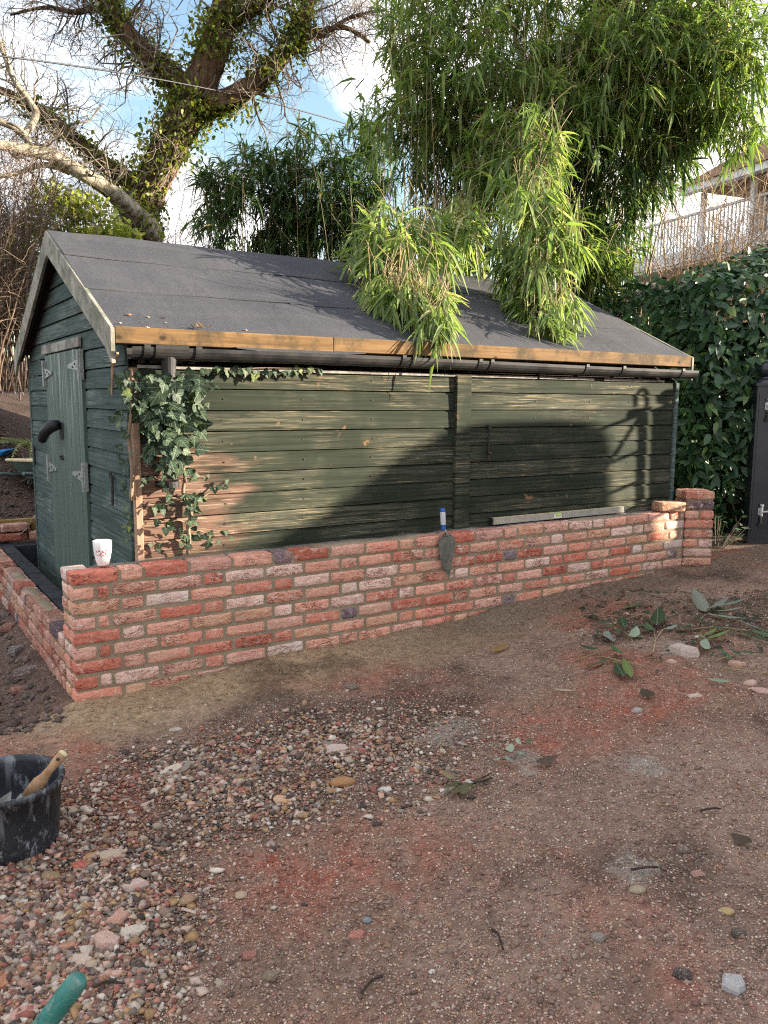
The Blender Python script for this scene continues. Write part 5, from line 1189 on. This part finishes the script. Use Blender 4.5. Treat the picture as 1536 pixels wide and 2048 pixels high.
g1=ghit(1492,1082); round_leaf_plant('weed','small pale weed at the foot of the dark gate post',(g1.x,g1.y-.03),16,.12,.12,.03,.05,[(.16,.18,.13),(.10,.13,.08)])

# ------------------------------------------------------------------ cuttings and leaves on the yard
def cutting(name,label,cat,px,py,stem,leaves,mat='laurel_obj',lift=.012,r=.0035,smat='culm'):
    """stem and leaves given in photo pixels lying on the ground: leaves (x0,y0,x1,y1,width ratio,colour,lift)"""
    b=ghit(px,py); t=thing(name,label,cat,b)
    if stem:
        for s in stem:
            P=[ghit(*q)-b+Vector((0,0,lift+.012*(i%2))) for i,q in enumerate(s)]; P,Rr=smooth_path(P,[r*(1-.4*i/len(s)) for i in range(len(s))],4); m=MB(); m.tube(P,Rr,6); m.build('stem',MT[smat],t,smooth=True)
    us=[unit_blade('leaf',MT[mat],d,.14,(1.0,.8)) for d in (.08,.2,.3)]
    for (x0,y0,x1,y1,w,c,lf) in leaves:
        p=ghit(x0,y0)-b+Vector((0,0,.010+lf)); q=ghit(x1,y1)-b+Vector((0,0,.010+lf*.8+.006)); d=q-p; L=d.length
        leaf_obj(us[int(x0)%3],t,p,d,Vector((-d.y,d.x,pr.normal()*.25*L)),L*1.12,L*w*.85,c)
    return t
DG=(.030,.065,.035); MG=(.055,.10,.05); PG=(.28,.34,.26); BG=(.20,.24,.21); YG=(.14,.19,.06)
cutting('laurel_cutting','three-leaved laurel cutting lying nearest the camera among the cuttings','cutting',1215,1318,[[(1152,1325),(1190,1316),(1222,1302),(1262,1295)],[(1222,1328),(1255,1332),(1295,1340)],[(1200,1318),(1222,1326),(1245,1328)]],[(1195,1312),][:0]+[(1198,1312,1162,1306,.34,DG,.03),(1215,1326,1178,1342,.3,MG,.015),(1245,1326,1222,1308,.34,MG,.04),(1232,1332,1246,1364,.26,DG,.01),(1246,1328,1262,1366,.2,YG,.02)])
cutting('laurel_cutting','leafy laurel cutting lying between the brick wall and the bamboo leaf fan','cutting',1230,1260,[[(1210,1258),(1240,1252),(1260,1240),(1290,1234)],[(1240,1262),(1258,1280),(1266,1288)]],[(1215,1252,1196,1260,.5,DG,.03),(1225,1262,1205,1268,.5,MG,.03),(1240,1252,1248,1274,.4,DG,.05),(1216,1272,1220,1294,.42,BG,.02),(1232,1270,1240,1280,.5,MG,.03),(1205,1244,1180,1234,.3,DG,.01),(1226,1236,1246,1230,.3,DG,.02),(1265,1284,1272,1270,.5,PG,.02),(1272,1284,1286,1284,.4,PG,.02),(1245,1222,1286,1212,.3,MG,.01)])
cutting('forked_twig','pale forked twig with two dark leaves standing among the cuttings','twig',1308,1290,[[(1306,1308),(1310,1288),(1306,1262),(1298,1240),(1282,1232)],[(1311,1284),(1325,1268),(1346,1258)]],[(1306,1274,1292,1262,.5,MG,.03),(1312,1268,1316,1240,.4,DG,.05),(1330,1268,1352,1262,.4,BG,.02),(1345,1262,1365,1266,.4,DG,.03)],smat='twig_orange')
cutting('bamboo_leaf_fan','fan of large dusty grey-green bamboo leaves lying at the right','leaves',1415,1235,[[(1402,1241),(1415,1236),(1440,1240),(1480,1250),(1536,1275)]],[(1412,1236,1389,1198,.22,BG,.03),(1414,1236,1452,1216,.24,BG,.05),(1418,1236,1492,1220,.17,BG,.06),(1416,1240,1486,1250,.19,BG,.03),(1430,1242,1478,1236,.2,PG,.05),(1480,1252,1536,1275,.18,BG,.02),(1500,1270,1560,1286,.2,MG,.02)])
cutting('bamboo_cutting','yellowish green bamboo cutting lying by the long pale brick sliver','cutting',1420,1285,[[(1396,1290),(1415,1288),(1440,1284),(1460,1276)]],[(1414,1290,1456,1276,.2,YG,.03),(1410,1286,1396,1280,.3,YG,.02),(1412,1288,1408,1312,.3,PG,.02),(1420,1288,1450,1290,.2,MG,.02),(1408,1284,1430,1272,.25,YG,.03)])
cutting('dark_cutting','dark heap of leafy bamboo cuttings at the right edge of the yard','cutting',1460,1310,[[(1430,1326),(1470,1320),(1536,1314)],[(1440,1340),(1480,1350),(1540,1352)],[(1380,1264),(1430,1262),(1500,1266)]],[(1440,1310,1462,1330,.25,MG,.02),(1460,1310,1482,1328,.28,DG,.03),(1452,1318,1432,1322,.3,DG,.02),(1480,1312,1510,1318,.25,DG,.02),(1500,1282,1536,1290,.3,DG,.02),(1470,1268,1500,1282,.28,MG,.02),(1395,1250,1412,1262,.4,DG,.04),(1380,1262,1362,1270,.4,DG,.03),(1420,1264,1446,1270,.3,MG,.03),(1500,1300,1540,1306,.22,MG,.03)])
cutting('fallen_leaf','single pale green leaf lying alone below the cuttings','leaf',1436,1373,None,[(1416,1367,1458,1374,.32,PG,.015)],'leaf_obj')
cutting('ivy_sprig','greyish ivy sprig lying in the middle of the yard','sprig',1020,1530,[[(975,1522),(998,1530),(1030,1520),(1050,1498)]],[(1000,1530,986,1536,.6,BG,.02),(1012,1526,1024,1540,.6,BG,.02),(1018,1522,1022,1510,.6,PG,.03),(1036,1518,1048,1524,.6,BG,.02),(1040,1508,1034,1498,.6,PG,.03),(1050,1500,1062,1494,.6,MG,.02)],'ivy_obj',smat='twig_grey')
DB=(.10,.075,.06); TB=(.20,.14,.10)
cutting('withered_clump','withered curled brown-green leaf clump on the yard below the trowel','leaves',925,1580,[[(905,1570),(935,1582),(985,1562)]],[(912,1578,884,1562,.4,(.26,.22,.13),.03),(915,1582,890,1596,.5,(.11,.11,.06),.03),(925,1584,905,1604,.5,(.14,.14,.08),.02),(930,1582,925,1604,.5,(.16,.15,.09),.02),(930,1580,950,1592,.5,(.12,.12,.06),.02),(940,1576,960,1582,.4,(.06,.05,.04),.02),(950,1576,986,1562,.2,(.04,.03,.03),.02)],'leaf_obj',smat='rust_black')
lt=[('curled dead brown leaf lying right of the ivy sprig',1090,1530,(1072,1536,1110,1530,.6,DB,.015)),('curled tan leaf near the wall foot right of centre',1000,1305,(982,1308,1014,1300,.4,(.33,.19,.07),.012)),('pale curled leaf on the soil below the laurel cuttings',1125,1388,(1108,1386,1144,1392,.2,(.45,.38,.30),.012)),('dull brown oak leaf below the long pale brick sliver',1295,1394,(1282,1386,1305,1404,.7,DB,.012)),('dark oak leaf at the far right among the grit',1480,1690,(1462,1680,1500,1702,.6,DB,.012)),('grey dead leaf on the gravel heap behind the bucket',370,1545,(362,1556,378,1540,.7,(.30,.26,.24),.015))]
for lab,px,py,l in lt: cutting('dead_leaf',lab,'leaf',px,py,None,[l],'leaf_obj')
tw=[('thin dark twig lying on the yard at far right',[(1400,1628),(1425,1630),(1440,1624)]),('dark twig on the grit right of centre',[(1262,1747),(1290,1750),(1315,1742)]),('crooked dark twig near the bottom of the yard',[(984,1868),(996,1885),(1006,1908)]),('dark twig slanting at lower centre',[(722,1995),(745,1978),(765,1962)]),('long straight twig beside the green handle',[(185,1984),(215,1981),(252,1976)])]
for lab,pp in tw: cutting('twig',lab,'twig',*pp[1],[pp],[],smat='dark_timber',r=.004)

# small leaf scraps and twigs strewn about the cuttings
lx=np.random.default_rng(171); B_=[];D_=[]
for k in range(420):
    px=1150+400*lx.random()**.8; py=1205+lx.normal()*34+60*lx.random(); q=ghit(px,min(max(py,1185),1420)); B_.append((q.x,q.y,q.z+.006+.02*lx.random()**2)); a=lx.random()*6.28; D_.append((math.cos(a),math.sin(a),.25*lx.normal()))
B_=np.array(B_); D_=nrm(np.array(D_)); n=len(B_)
o=link('leaf_scraps',blades(B_,D_,perp(D_,lx),.02+.07*lx.random(n)**1.6,.008+.014*lx.random(n),.1+.5*lx.random(n),pick(lx,n,[(.05,.085,.045),(.10,.13,.09),(.13,.09,.06),(.30,.26,.18),(.04,.05,.035)],[4,2,3,1,3]),.15,(1,.7),'leaf_scraps',MT['leaf_attr']),None); tag(o,'small shrivelled leaf scraps strewn among the green cuttings','leaf scraps',kind='stuff')
TT=Twigs(); i=lx.integers(0,n,70); a=lx.random(70)*6.28; p,r=sprout(B_[i],np.stack([np.cos(a),np.sin(a),a*0+.02],1),.05+.2*lx.random(70),np.full(70,.0022),lx,5,.18); p[:,:,2]=gz(p[:,:,0],p[:,:,1])+.005; TT.add(p,r,4); o=link('twig_scraps',TT.mesh('twig_scraps',MT['twig_brown'])); tag(o,'thin broken twigs strewn among the green cuttings','twigs',kind='stuff')

# ------------------------------------------------------------------ rubble that can be told apart
def rubble_mesh(seed,kind):
    r=random.Random(seed); import bmesh
    bm=bmesh.new()
    if kind=='round':
        bmesh.ops.create_icosphere(bm,subdivisions=2,radius=.5)
        for v in bm.verts: v.co*=1+.18*(r.random()-.5); v.co.z*=.62
    else:
        n=r.choice([4,5,5,6]); a0=r.random()*6; ring=[(math.cos(a0+6.283*k/n+(r.random()-.5)*.5)*.5*(.75+.35*r.random()),math.sin(a0+6.283*k/n+(r.random()-.5)*.5)*.5*(.65+.35*r.random())) for k in range(n)]
        h=.16 if kind=='slab' else .42
        lo=[bm.verts.new((x*(.95),y*.95,-h/2)) for x,y in ring]; mi=[bm.verts.new((x*1.03,y*1.03,(r.random()-.5)*h*.4)) for x,y in ring]; up=[bm.verts.new((x*.84,y*.84,h/2*(.7+.5*r.random()))) for x,y in ring]
        c=bm.verts.new((0,0,h*.55))
        for k in range(n):
            k2=(k+1)%n; bm.faces.new((lo[k],lo[k2],mi[k2],mi[k])); bm.faces.new((mi[k],mi[k2],up[k2],up[k])); bm.faces.new((up[k],up[k2],c))
        bm.faces.new(lo[::-1])
    me=bpy.data.meshes.new('rubble'); bm.to_mesh(me); bm.free(); me.materials.append(MT['rubble'])
    if kind=='round': me.polygons.foreach_set('use_smooth',[True]*len(me.polygons))
    return me
CR_=(.56,.47,.38); PK=(.55,.36,.29); SAL=(.50,.27,.20); GRY=(.38,.35,.32); RED=(.46,.11,.075); TAN=(.42,.29,.17); ORB=(.36,.18,.07)
RUB=[('pale_slab','long pale cream stone lying flat at the upper edge of the gravel heap',342,1538,54,'slab',CR_,.5,1.7,R(40)),
('brick_chunk','pinkish white brick chunk on top of the gravel heap',673,1499,46,'lump',(.55,.44,.38),1,1.5,R(5)),
('stone_chip','pale orange-tan pointed chip on the gravel heap',564,1597,42,'slab',(.55,.36,.22),.8,1.3,R(20)),
('rounded_stone','shiny orange-brown rounded stone near the right end of the gravel heap',686,1565,44,'round',ORB,.9,1.5,R(10)),
('tile_shard','large bright red tile shard right of the bucket',166,1728,46,'slab',RED,.7,1.3,R(20)),
('tile_shard','small oval red tile shard above the pale tan slab',205,1698,26,'slab',RED,.9,1.1,0),
('pale_slab','pale tan flat stone just right of the oval red shard',228,1706,50,'slab',(.46,.36,.26),.7,1.5,R(30)),
('brick_chunk','pink and white brick chunk right of the large red shard',268,1771,44,'lump',(.55,.40,.34),.6,1.2,R(15)),
('pale_slab','pale grey flat stone below the bucket',87,1793,46,'slab',(.46,.42,.36),.8,1.7,R(10)),
('brick_chunk','cream pink block left of the salmon brick chunk',121,1838,30,'lump',(.56,.42,.32),.8,1.1,0),
('brick_chunk','salmon brick chunk in the middle of the lower gravel',240,1838,44,'lump',SAL,.6,1.1,R(50)),
('pale_slab','pale triangular slab at the lower right of the gravel heap',270,1858,52,'slab',(.55,.48,.38),.5,1.4,R(15)),
('brick_chunk','pink brick chunk stuck with grey mortar',216,1882,50,'lump',PK,.7,1.0,R(20)),
('brick_wedge','salmon wedge of brick left of the mortared chunk',136,1896,40,'lump',(.46,.22,.14),.6,1.6,R(25)),
('brick_chunk','cream pink block above the green handle',166,1922,42,'lump',(.58,.44,.35),.8,1.2,0),
('brick_fragment','orange brick fragment at the left edge above the corner slab',9,1966,42,'lump',(.42,.17,.08),.9,1.2,R(60)),
('brick_slab','big pink brick slab in the bottom left corner',42,2024,62,'slab',(.54,.31,.25),1.1,1.3,R(20)),
('brick_chunk','pale pink chunk at the left edge below the bucket',10,1842,36,'lump',PK,.6,1.3,0),
('rounded_stone','smooth brown stone under the rim of the bucket',103,1753,32,'round',(.30,.20,.11),.9,1.3,R(-20)),
('rounded_stone','lone tan pebble at the right edge of the lower gravel',482,1790,20,'round',(.44,.32,.22),1,1.1,0),
('red_lump','dull red lump trodden into the yard left of centre bottom',500,1911,30,'lump',(.30,.12,.09),1,1.2,0),
('brown_lump','rough brown stone near the bottom left of the yard',541,1951,28,'lump',(.22,.16,.11),1,1.1,0),
('tile_shard','red chip on the yard left of the middle',714,1867,30,'slab',(.38,.15,.11),1,1.3,R(20)),
('rounded_stone','blue-grey pebble beside the red chip',734,1840,16,'round',(.20,.23,.25),1,1.2,0),
('grey_stone','jagged pale grey stone in the lower right corner',1466,1969,50,'lump',(.40,.39,.39),.7,1.2,R(15)),
('brick_sliver','long pale brick sliver lying among the cuttings',1372,1302,62,'lump',(.50,.40,.36),.35,2.6,R(-38)),
('brick_chunk','pale pink chip in front of the long brick sliver',1343,1324,20,'lump',PK,.8,1.2,0),
('brick_chunk','salmon chunk right of the long brick sliver under the dark cuttings',1474,1328,32,'lump',(.50,.31,.22),.6,1.5,R(-20)),
('brick_slab','flat pink slab at the right edge of the yard',1530,1380,46,'slab',(.52,.33,.27),.9,1.4,R(-20)),
('brick_chunk','pale pink stone left of the flat pink slab',1502,1366,24,'lump',PK,.8,1.2,0),
('stone_chip','two-toned pale chip above the single green leaf',1392,1390,34,'slab',(.56,.42,.36),.7,1.6,R(10)),
('rounded_stone','tan stone at far right of the yard',1453,1823,24,'round',(.46,.33,.15),.9,1.2,0),
('rounded_stone','tan pebble right of the middle of the yard',1275,1780,28,'round',(.36,.28,.19),.9,1.3,0),
('stone_chip','white triangular chip at the right end of the gravel heap',771,1577,26,'slab',(.60,.57,.54),.8,1.2,0),
('stone_chip','small bright white chip alone at bottom centre',864,1942,16,'slab',(.66,.64,.60),1,1.3,R(60)),
('stone_chip','pale brown flat stone lying on the sandy strip below the wall',352,1457,26,'slab',(.48,.40,.34),.7,1.5,0),
('brown_lump','dark earthy stone at the top of the yard below the wall',704,1373,34,'lump',(.17,.13,.10),1,1.2,0),
('stone_chip','pale dull chip on the yard right of the dead leaf',1276,1421,22,'lump',(.36,.33,.31),1,1.1,0),
('tile_shard','reddish flat chip at the right of the yard',1395,1745,30,'slab',(.34,.19,.15),.9,1.3,R(10)),
('half_brick','dark half brick lying in the dug earth left of the wall',52,1345,50,'lump',(.13,.095,.085),.8,1.3,R(20)),
('half_brick','red-brown broken brick on the dug earth by the low wall',40,1378,34,'lump',(.22,.10,.075),.8,1.2,0),
('half_brick','grey broken brick half buried above the dark half brick',35,1300,40,'lump',(.14,.12,.115),.8,1.2,R(30)),
('half_brick','dull red broken brick at the left edge of the dug earth',15,1255,34,'lump',(.24,.11,.08),.8,1.2,R(70)),
('half_brick','dark brick lump at the far left edge beside the low wall',3,1232,40,'lump',(.12,.09,.08),.7,1.5,R(10)),
('brown_lump','dark clod of earth in the lower right of the yard',1366,1948,32,'lump',(.060,.045,.040),1,1.1,0),
('brown_lump','dark clod of earth at the right edge of the yard',1478,1865,28,'lump',(.10,.075,.06),1,1.1,0),
('brown_lump','rough brown clod above the lower right dark clod',1365,1700,26,'lump',(.16,.115,.09),1,1.1,0),
('grey_stone','grey-brown stone trodden in at bottom right',1198,1875,30,'lump',(.24,.20,.17),1,1.3,0)]
for i,(nm,lab,px,py,wd,kind,c,th_,asp,rz) in enumerate(RUB):
    p=ghit(px,py+wd*.12); sc=wd/FPX*(p-CAM).length*1.12; s=(sc,sc/asp,sc*(.75 if kind!='slab' else 1.0)*.9)
    o=link(nm,rubble_mesh(300+i,kind),None,loc=(p.x,p.y,p.z+ (s[2]*(.05 if kind=='slab' else .16))),rot=(R(random.Random(i).uniform(-9,9)),R(random.Random(i+50).uniform(-9,9)),rz),color=c); o.scale=s; tag(o,lab,nm.replace('_',' ').split()[-1])
rq=np.random.default_rng(404); done=0; GRP='stone and brick pieces in the gravel heap'
RM_=[rubble_mesh(700+k,kd) for k,kd in enumerate(['round','lump','slab','lump','round','slab'])]
Q=scatter(3000,lambda x,y:density(x,y)**1.3*infront(x,y),rq)
for (x,y) in Q:
    if done>=170: break
    s=.016+.026*rq.random()**2; c=PAL[rq.integers(0,len(PAL))]*(.8+.4*rq.random())
    o=link('gravel_stone',RM_[rq.integers(0,6)],None,loc=(x,y,gzv(x,y)+s*.25),rot=(rq.normal()*.3,rq.normal()*.3,rq.random()*6.28),color=c); o.scale=(s*1.25,s*.95,s*.9); done+=1
    tag(o,'small stone or brick piece lying loose in the gravel heap','stone',GRP)

# ------------------------------------------------------------------ bits on the roof
chips=[(258,630,9,(.42,.20,.09),'small orange chip on the roof felt nearest the gable corner'),(297,635,7,(.45,.30,.18),'small tan chip on the felt left of the middle chips'),(329,636,8,(.42,.20,.10),'small rusty chip on the felt right of the other chips'),(294,656,10,(.60,.45,.33),'pale flake on the roof edge above the fascia'),(240,647,7,(.50,.38,.28),'pale brown chip on the felt by the barge board'),(284,645,5,(.55,.46,.36),'tiny pale crumb on the felt above the pale flake'),(331,646,5,(.50,.36,.26),'tiny tan crumb on the felt under the rusty chip'),(492,661,8,(.45,.25,.14),'lone orange chip farther along the roof edge')]
def roof_hit(px,py):
    d=ray(px,py); lo,hi=2.5,9
    for k in range(600):
        t=2.5+k*.01; p=SF.loc(CAM+d*t)
        if p.y>-.05 and p.z<roofz(p.y)+.012: return CAM+d*t
    return CAM+d*4
for i,(px,py,w,c,lab) in enumerate(chips):
    p=roof_hit(px,py); s=w/FPX*(p-CAM).length; o=link('chip',RM_[i%6],None,loc=p+Vector((0,0,.002)),rot=(.4,0,i),color=c); o.scale=(s,s*.8,s*.6); tag(o,lab,'chip')
p=roof_hit(402,659); lt_=thing('leaf_scrap','tangle of dry brown leaf scraps caught on the roof edge','leaves',p)
for k in range(7):
    a=k*.9; leaf_obj(unit_blade('leaf',MT['leaf_obj'],.4,.2),lt_,(0.01*k-.03,-.01,.006),(math.cos(a),math.sin(a)*.6,.25),(-math.sin(a),math.cos(a),.2),.05+.012*(k%3),.010,[(.28,.13,.06),(.08,.05,.03),(.40,.24,.14)][k%3])

# ------------------------------------------------------------------ wheelbarrow and bits on the soil bank, cable overhead
wb=Vector((-3.26,7.9,gzv(-3.26,7.9))); wbz=.62
barrow=thing('wheelbarrow','green wheelbarrow heaped with twigs on the soil bank left of the shed','wheelbarrow',wb,R(78))
zt=at(45,922,8.0).z-wb.z; zb_=at(45,955,8.0).z-wb.z
m=MB(); T_=[(-.24,-.27,zt+.03),(.52,-.27,zt-.01),(.52,.27,zt-.01),(-.24,.27,zt+.03)]; Bt=[(-.08,-.18,zb_),(.42,-.18,zb_),(.42,.18,zb_),(-.08,.18,zb_)]
m.hexa(Bt+T_); m.f=[f for f in m.f if f!=(4,5,6,7)]; m.m=m.m[:len(m.f)]; tray=m.build('tray',MT['barrow_green'],barrow); sm=tray.modifiers.new('thick','SOLIDIFY'); sm.thickness=.012
m=MB(); m.tube([T_[0],T_[1],T_[2],T_[3],T_[0]],.014,8); m.build('rim',MT['yellow_edge'],barrow)
for s_ in (-1,1):
    m=MB(); m.tube([(.80,.06*s_,.20),(.30,.22*s_,zb_-.01),(-.75,.27*s_,zb_+.12)],.016,8); m.build('handle_bar',MT['barrow_green'],barrow)
    m=MB(); m.tube([(.02,.22*s_,zb_),(-.03,.24*s_,.0),(.14,.24*s_,.0),(.22,.22*s_,zb_)],.014,8); m.build('leg',MT['barrow_green'],barrow)
m=MB(); m.lathe([(.04,-.04),(.16,-.05),(.19,0),(.16,.05),(.04,.04)],20,(0,0,0)); m.v=[(x+.80,z,y+.19) for x,y,z in m.v]; m.build('wheel',MT['rust_black'],barrow,smooth=True)
tx=np.random.default_rng(151); p_,q_=sprout(np.stack([tx.uniform(-.1,.5,60),tx.uniform(-.2,.2,60),np.full(60,zt-.10)],1),nrm(tx.normal(size=(60,3))+np.array([0,0,.35])),.2+.35*tx.random(60),np.full(60,.008),tx,6,.2)
T=Twigs(); T.add(p_,q_,4); o=link('twig_load',T.mesh('twig_load',MT['twig_brown']),None,loc=wb,rot=(0,0,R(78))); tag(o,'brown cut twigs heaped in the wheelbarrow tray','twigs',None,'stuff')
fb=Vector((-3.75,8.75,gzv(-3.75,8.75))); fern=thing('fern','feathery olive green fern behind the wheelbarrow','fern',fb); fz=at(45,905,8.75).z-fb.z
for k in range(16):
    a=k*.41+tx.normal()*.2; Lf=.55+.25*tx.random(); P=[Vector((math.cos(a)*Lf*t,math.sin(a)*Lf*t,fz-.10+.5*t-.75*t*t*Lf+.12)) for t in np.linspace(0,1,9)]
    m=MB(); m.tube([Vector((0,0,0)),P[0]]+P,[.006]*2+[.004]*9,4)
    for i in range(1,9):
        t_=(P[i]-P[i-1]).normalized(); sd=t_.cross(Vector((0,0,1))).normalized()
        for q in (-1,1):
            for e in (0,.5):
                b_=P[i-1]*(1-e)+P[i]*e; w=.11*(1-i/10); tip=b_+sd*q*w+t_*w*.5-Vector((0,0,.02)); m.add([b_,b_+t_*.022,tip],[(0,1,2)])
    m.build('frond',leaf_fern if 'leaf_fern' in globals() else globals().setdefault('leaf_fern',simple('fern_green',(.13,.15,.045),.6,.3,var=.2,bump=0)),fern)
bt=Vector((-4.05,8.4,gzv(-4.05,8.4))); zz=at(5,905,8.4).z-bt.z; bl_=thing('blue_sledge','bright blue plastic tray propped on the soil bank at the left edge','tray',bt,R(10))
m=MB(); m.hexa([(-.35,-.16,zz-.06),(.12,-.16,zz-.04),(.12,.16,zz-.04),(-.35,.16,zz-.06),(-.40,-.20,zz+.0),(.20,-.20,zz+.03),(.20,.20,zz+.03),(-.40,.20,zz+.0)]); m.build('shell',MT['bright_blue'],bl_,bevel=.01)
m=MB(); m.tube([(-.36,-.17,zz-.03),(-.36,-.17,-.05)],.02,6); m.tube([(.1,-.12,zz-.05),(.1,-.12,-.05)],.02,6); m.tube([(-.1,.12,zz-.05),(-.1,.12,-.05)],.02,6); m.build('prop',MT['dark_timber'],bl_)
a_=at(50,1058,6.55); b_=at(76,1022,7.0); m=MB(); d_=(b_-a_).normalized(); s_=d_.cross(Vector((0,1,0))).normalized(); m.prism([a_-s_*.03-d_*.1,b_-s_*.03+d_*.25,b_+s_*.03+d_*.25,a_+s_*.03-d_*.1],(0,.03,0)); o=m.build('plank',MT['grey_timber'],None); tag(o,'grey weathered plank leaning behind the shed corner','plank')
A=at(-420,72,8.2); B=at(690,247,15.0); C_=B+(B-A)*.7+Vector((0,0,-.9)); n=40; P=[]
for i in range(n+1):
    t=i/n; p=A.lerp(C_,t); p.z=(A.z*(1-t)+C_.z*t); P.append(p)
k=1/1.7; dz=B.z-(A.lerp(C_,k)).z
for i in range(n+1):
    t=i/n; P[i].z+=dz*(t*(1-t))/(k*(1-k))
m=MB(); m.tube(P,.011,8); o=m.build('overhead_cable',MT['black_iron'],None,smooth=True); tag(o,'dark cable strung across the sky in front of the ivy-clad tree','cable')
# ------------------------------------------------------------------ added block beyond the right edge, shaped to shade yard and shed
LST=[(-16,.60),(-3,.64),(.35,.665),(.66,.69),(.95,.79),(1.19,.917),(1.56,1.148),(1.85,1.26),(2.10,1.315),(2.4,1.33),(3.05,1.325),(3.20,1.29),(3.285,1.20),(3.31,1.0),(3.325,.62),(3.36,.40),(4.3,.30),(6.0,.25)]  # wanted shadow outline on the shed front, giving the added block its height
HXX=7.6; TE=math.tan(SUN_EL); prof=[]
for (a,zs) in LST:
    P=SF.w(a,0,zs); t=(HXX-P.x)/SH.x; prof.append((P.y+t*SH.y,zs+t*TE))
sb=Vector((HXX,prof[8][0],gzv(HXX,3))); sh=thing('shade_block','added unseen block far right, shaped to cast the shade on yard and shed','hedge',sb)
ys=np.linspace(prof[0][0],prof[-1][0],420); ys=np.sort(np.concatenate([ys,np.linspace(prof[9][0]-.3,prof[15][0]+.2,160)])); hs=np.interp(ys,[p[0] for p in prof],[p[1] for p in prof])+.03*(fbm(ys,ys*0,3,230,3)-.5)
m=MB(); n=len(ys); vs=[]
for y,h in zip(ys,hs): vs+= [(0,y-sb.y,-.4),(0,y-sb.y,h-sb.z),(1.1,y-sb.y,h-sb.z-.05),(1.1,y-sb.y,-.4)]
m.add(vs,[(i*4+k,(i+1)*4+k,(i+1)*4+(k+1)%4,i*4+(k+1)%4) for i in range(n-1) for k in range(4)]+[(0,1,2,3),tuple(n*4-4+k for k in range(4))[::-1]]); m.build('shade_mass',simple('shade_block_green',(.04,.07,.03),.9,.2,var=.4,scale=9,bump=.6),sh)
# the open drive gate and its post: only their shadows reach the picture
GB=-1.05; GA=lambda ap,b:ap-(SH.dot(SF.e)/-SH.dot(SF.n))*b
kx=SH.dot(SF.e)/(-SH.dot(SF.n)); kz=TE/(-SH.dot(SF.n))
def unsh(ap,zs,b): return SF.w(ap-kx*b,b,zs-kz*b)       # the point at depth b whose shadow falls at (ap,zs)
g0=unsh(3.62,0,GB); g0.z=gzv(g0.x,g0.y)
og=thing('drive_gate','open dark metal drive gate outside the picture on the right','gate',g0)
def bar(name,p,q,w): m=MB(); m.tube([Vector(p)-g0,Vector(q)-g0],w,8); return m.build(name,MT['gate_paint'],og)
p=unsh(3.62,1.37,GB); bar('stile',(p.x,p.y,g0.z),p,.024); p2=unsh(3.655,1.2,GB-.03); 
m=MB(); m.tube([unsh(3.62+.0*t,0,GB)*0+unsh(3.59+.062*math.cos(t),1.40+.085*math.sin(t)+.05,GB)-g0 for t in np.linspace(-.4,3.6,16)],.013,8); m.build('hoop',MT['gate_paint'],og)
bar('latch',unsh(3.50,1.375,GB),unsh(3.68,1.40,GB),.016); bar('latch_block',unsh(3.49,1.36,GB),unsh(3.53,1.37,GB),.030)
for zs,dz in ((1.365,.30),(1.10,.30),(.88,.30),(.63,.30),(.38,.30)):
    P0=unsh(3.62,zs,GB); bb_=GB-.9; P1=SF.w(3.62-kx*GB,bb_,P0.z); bar('rail',P0,P1,.014)
bar('brace',unsh(3.61,1.37,GB),unsh(3.25,.98,GB-.35),.014)
gp2=unsh(3.86,0,GB+.05); gp2.z=gzv(gp2.x,gp2.y); dp=thing('drive_gate_post','dark gate post with ball finial outside the picture on the right','post',gp2,SF.th)
zt_=unsh(3.86,1.42,GB+.05).z-gp2.z; m=MB(); m.box(-.05,.05,-.05,.05,-.05,zt_); m.build('shaft',MT['gate_paint'],dp); m=MB(); m.lathe([(.001,zt_)]+[(.052*math.sin(a),zt_+.066-.052*math.cos(a)) for a in np.linspace(.35,3.1,12)],20); m.build('finial',MT['gate_paint'],dp,smooth=True)
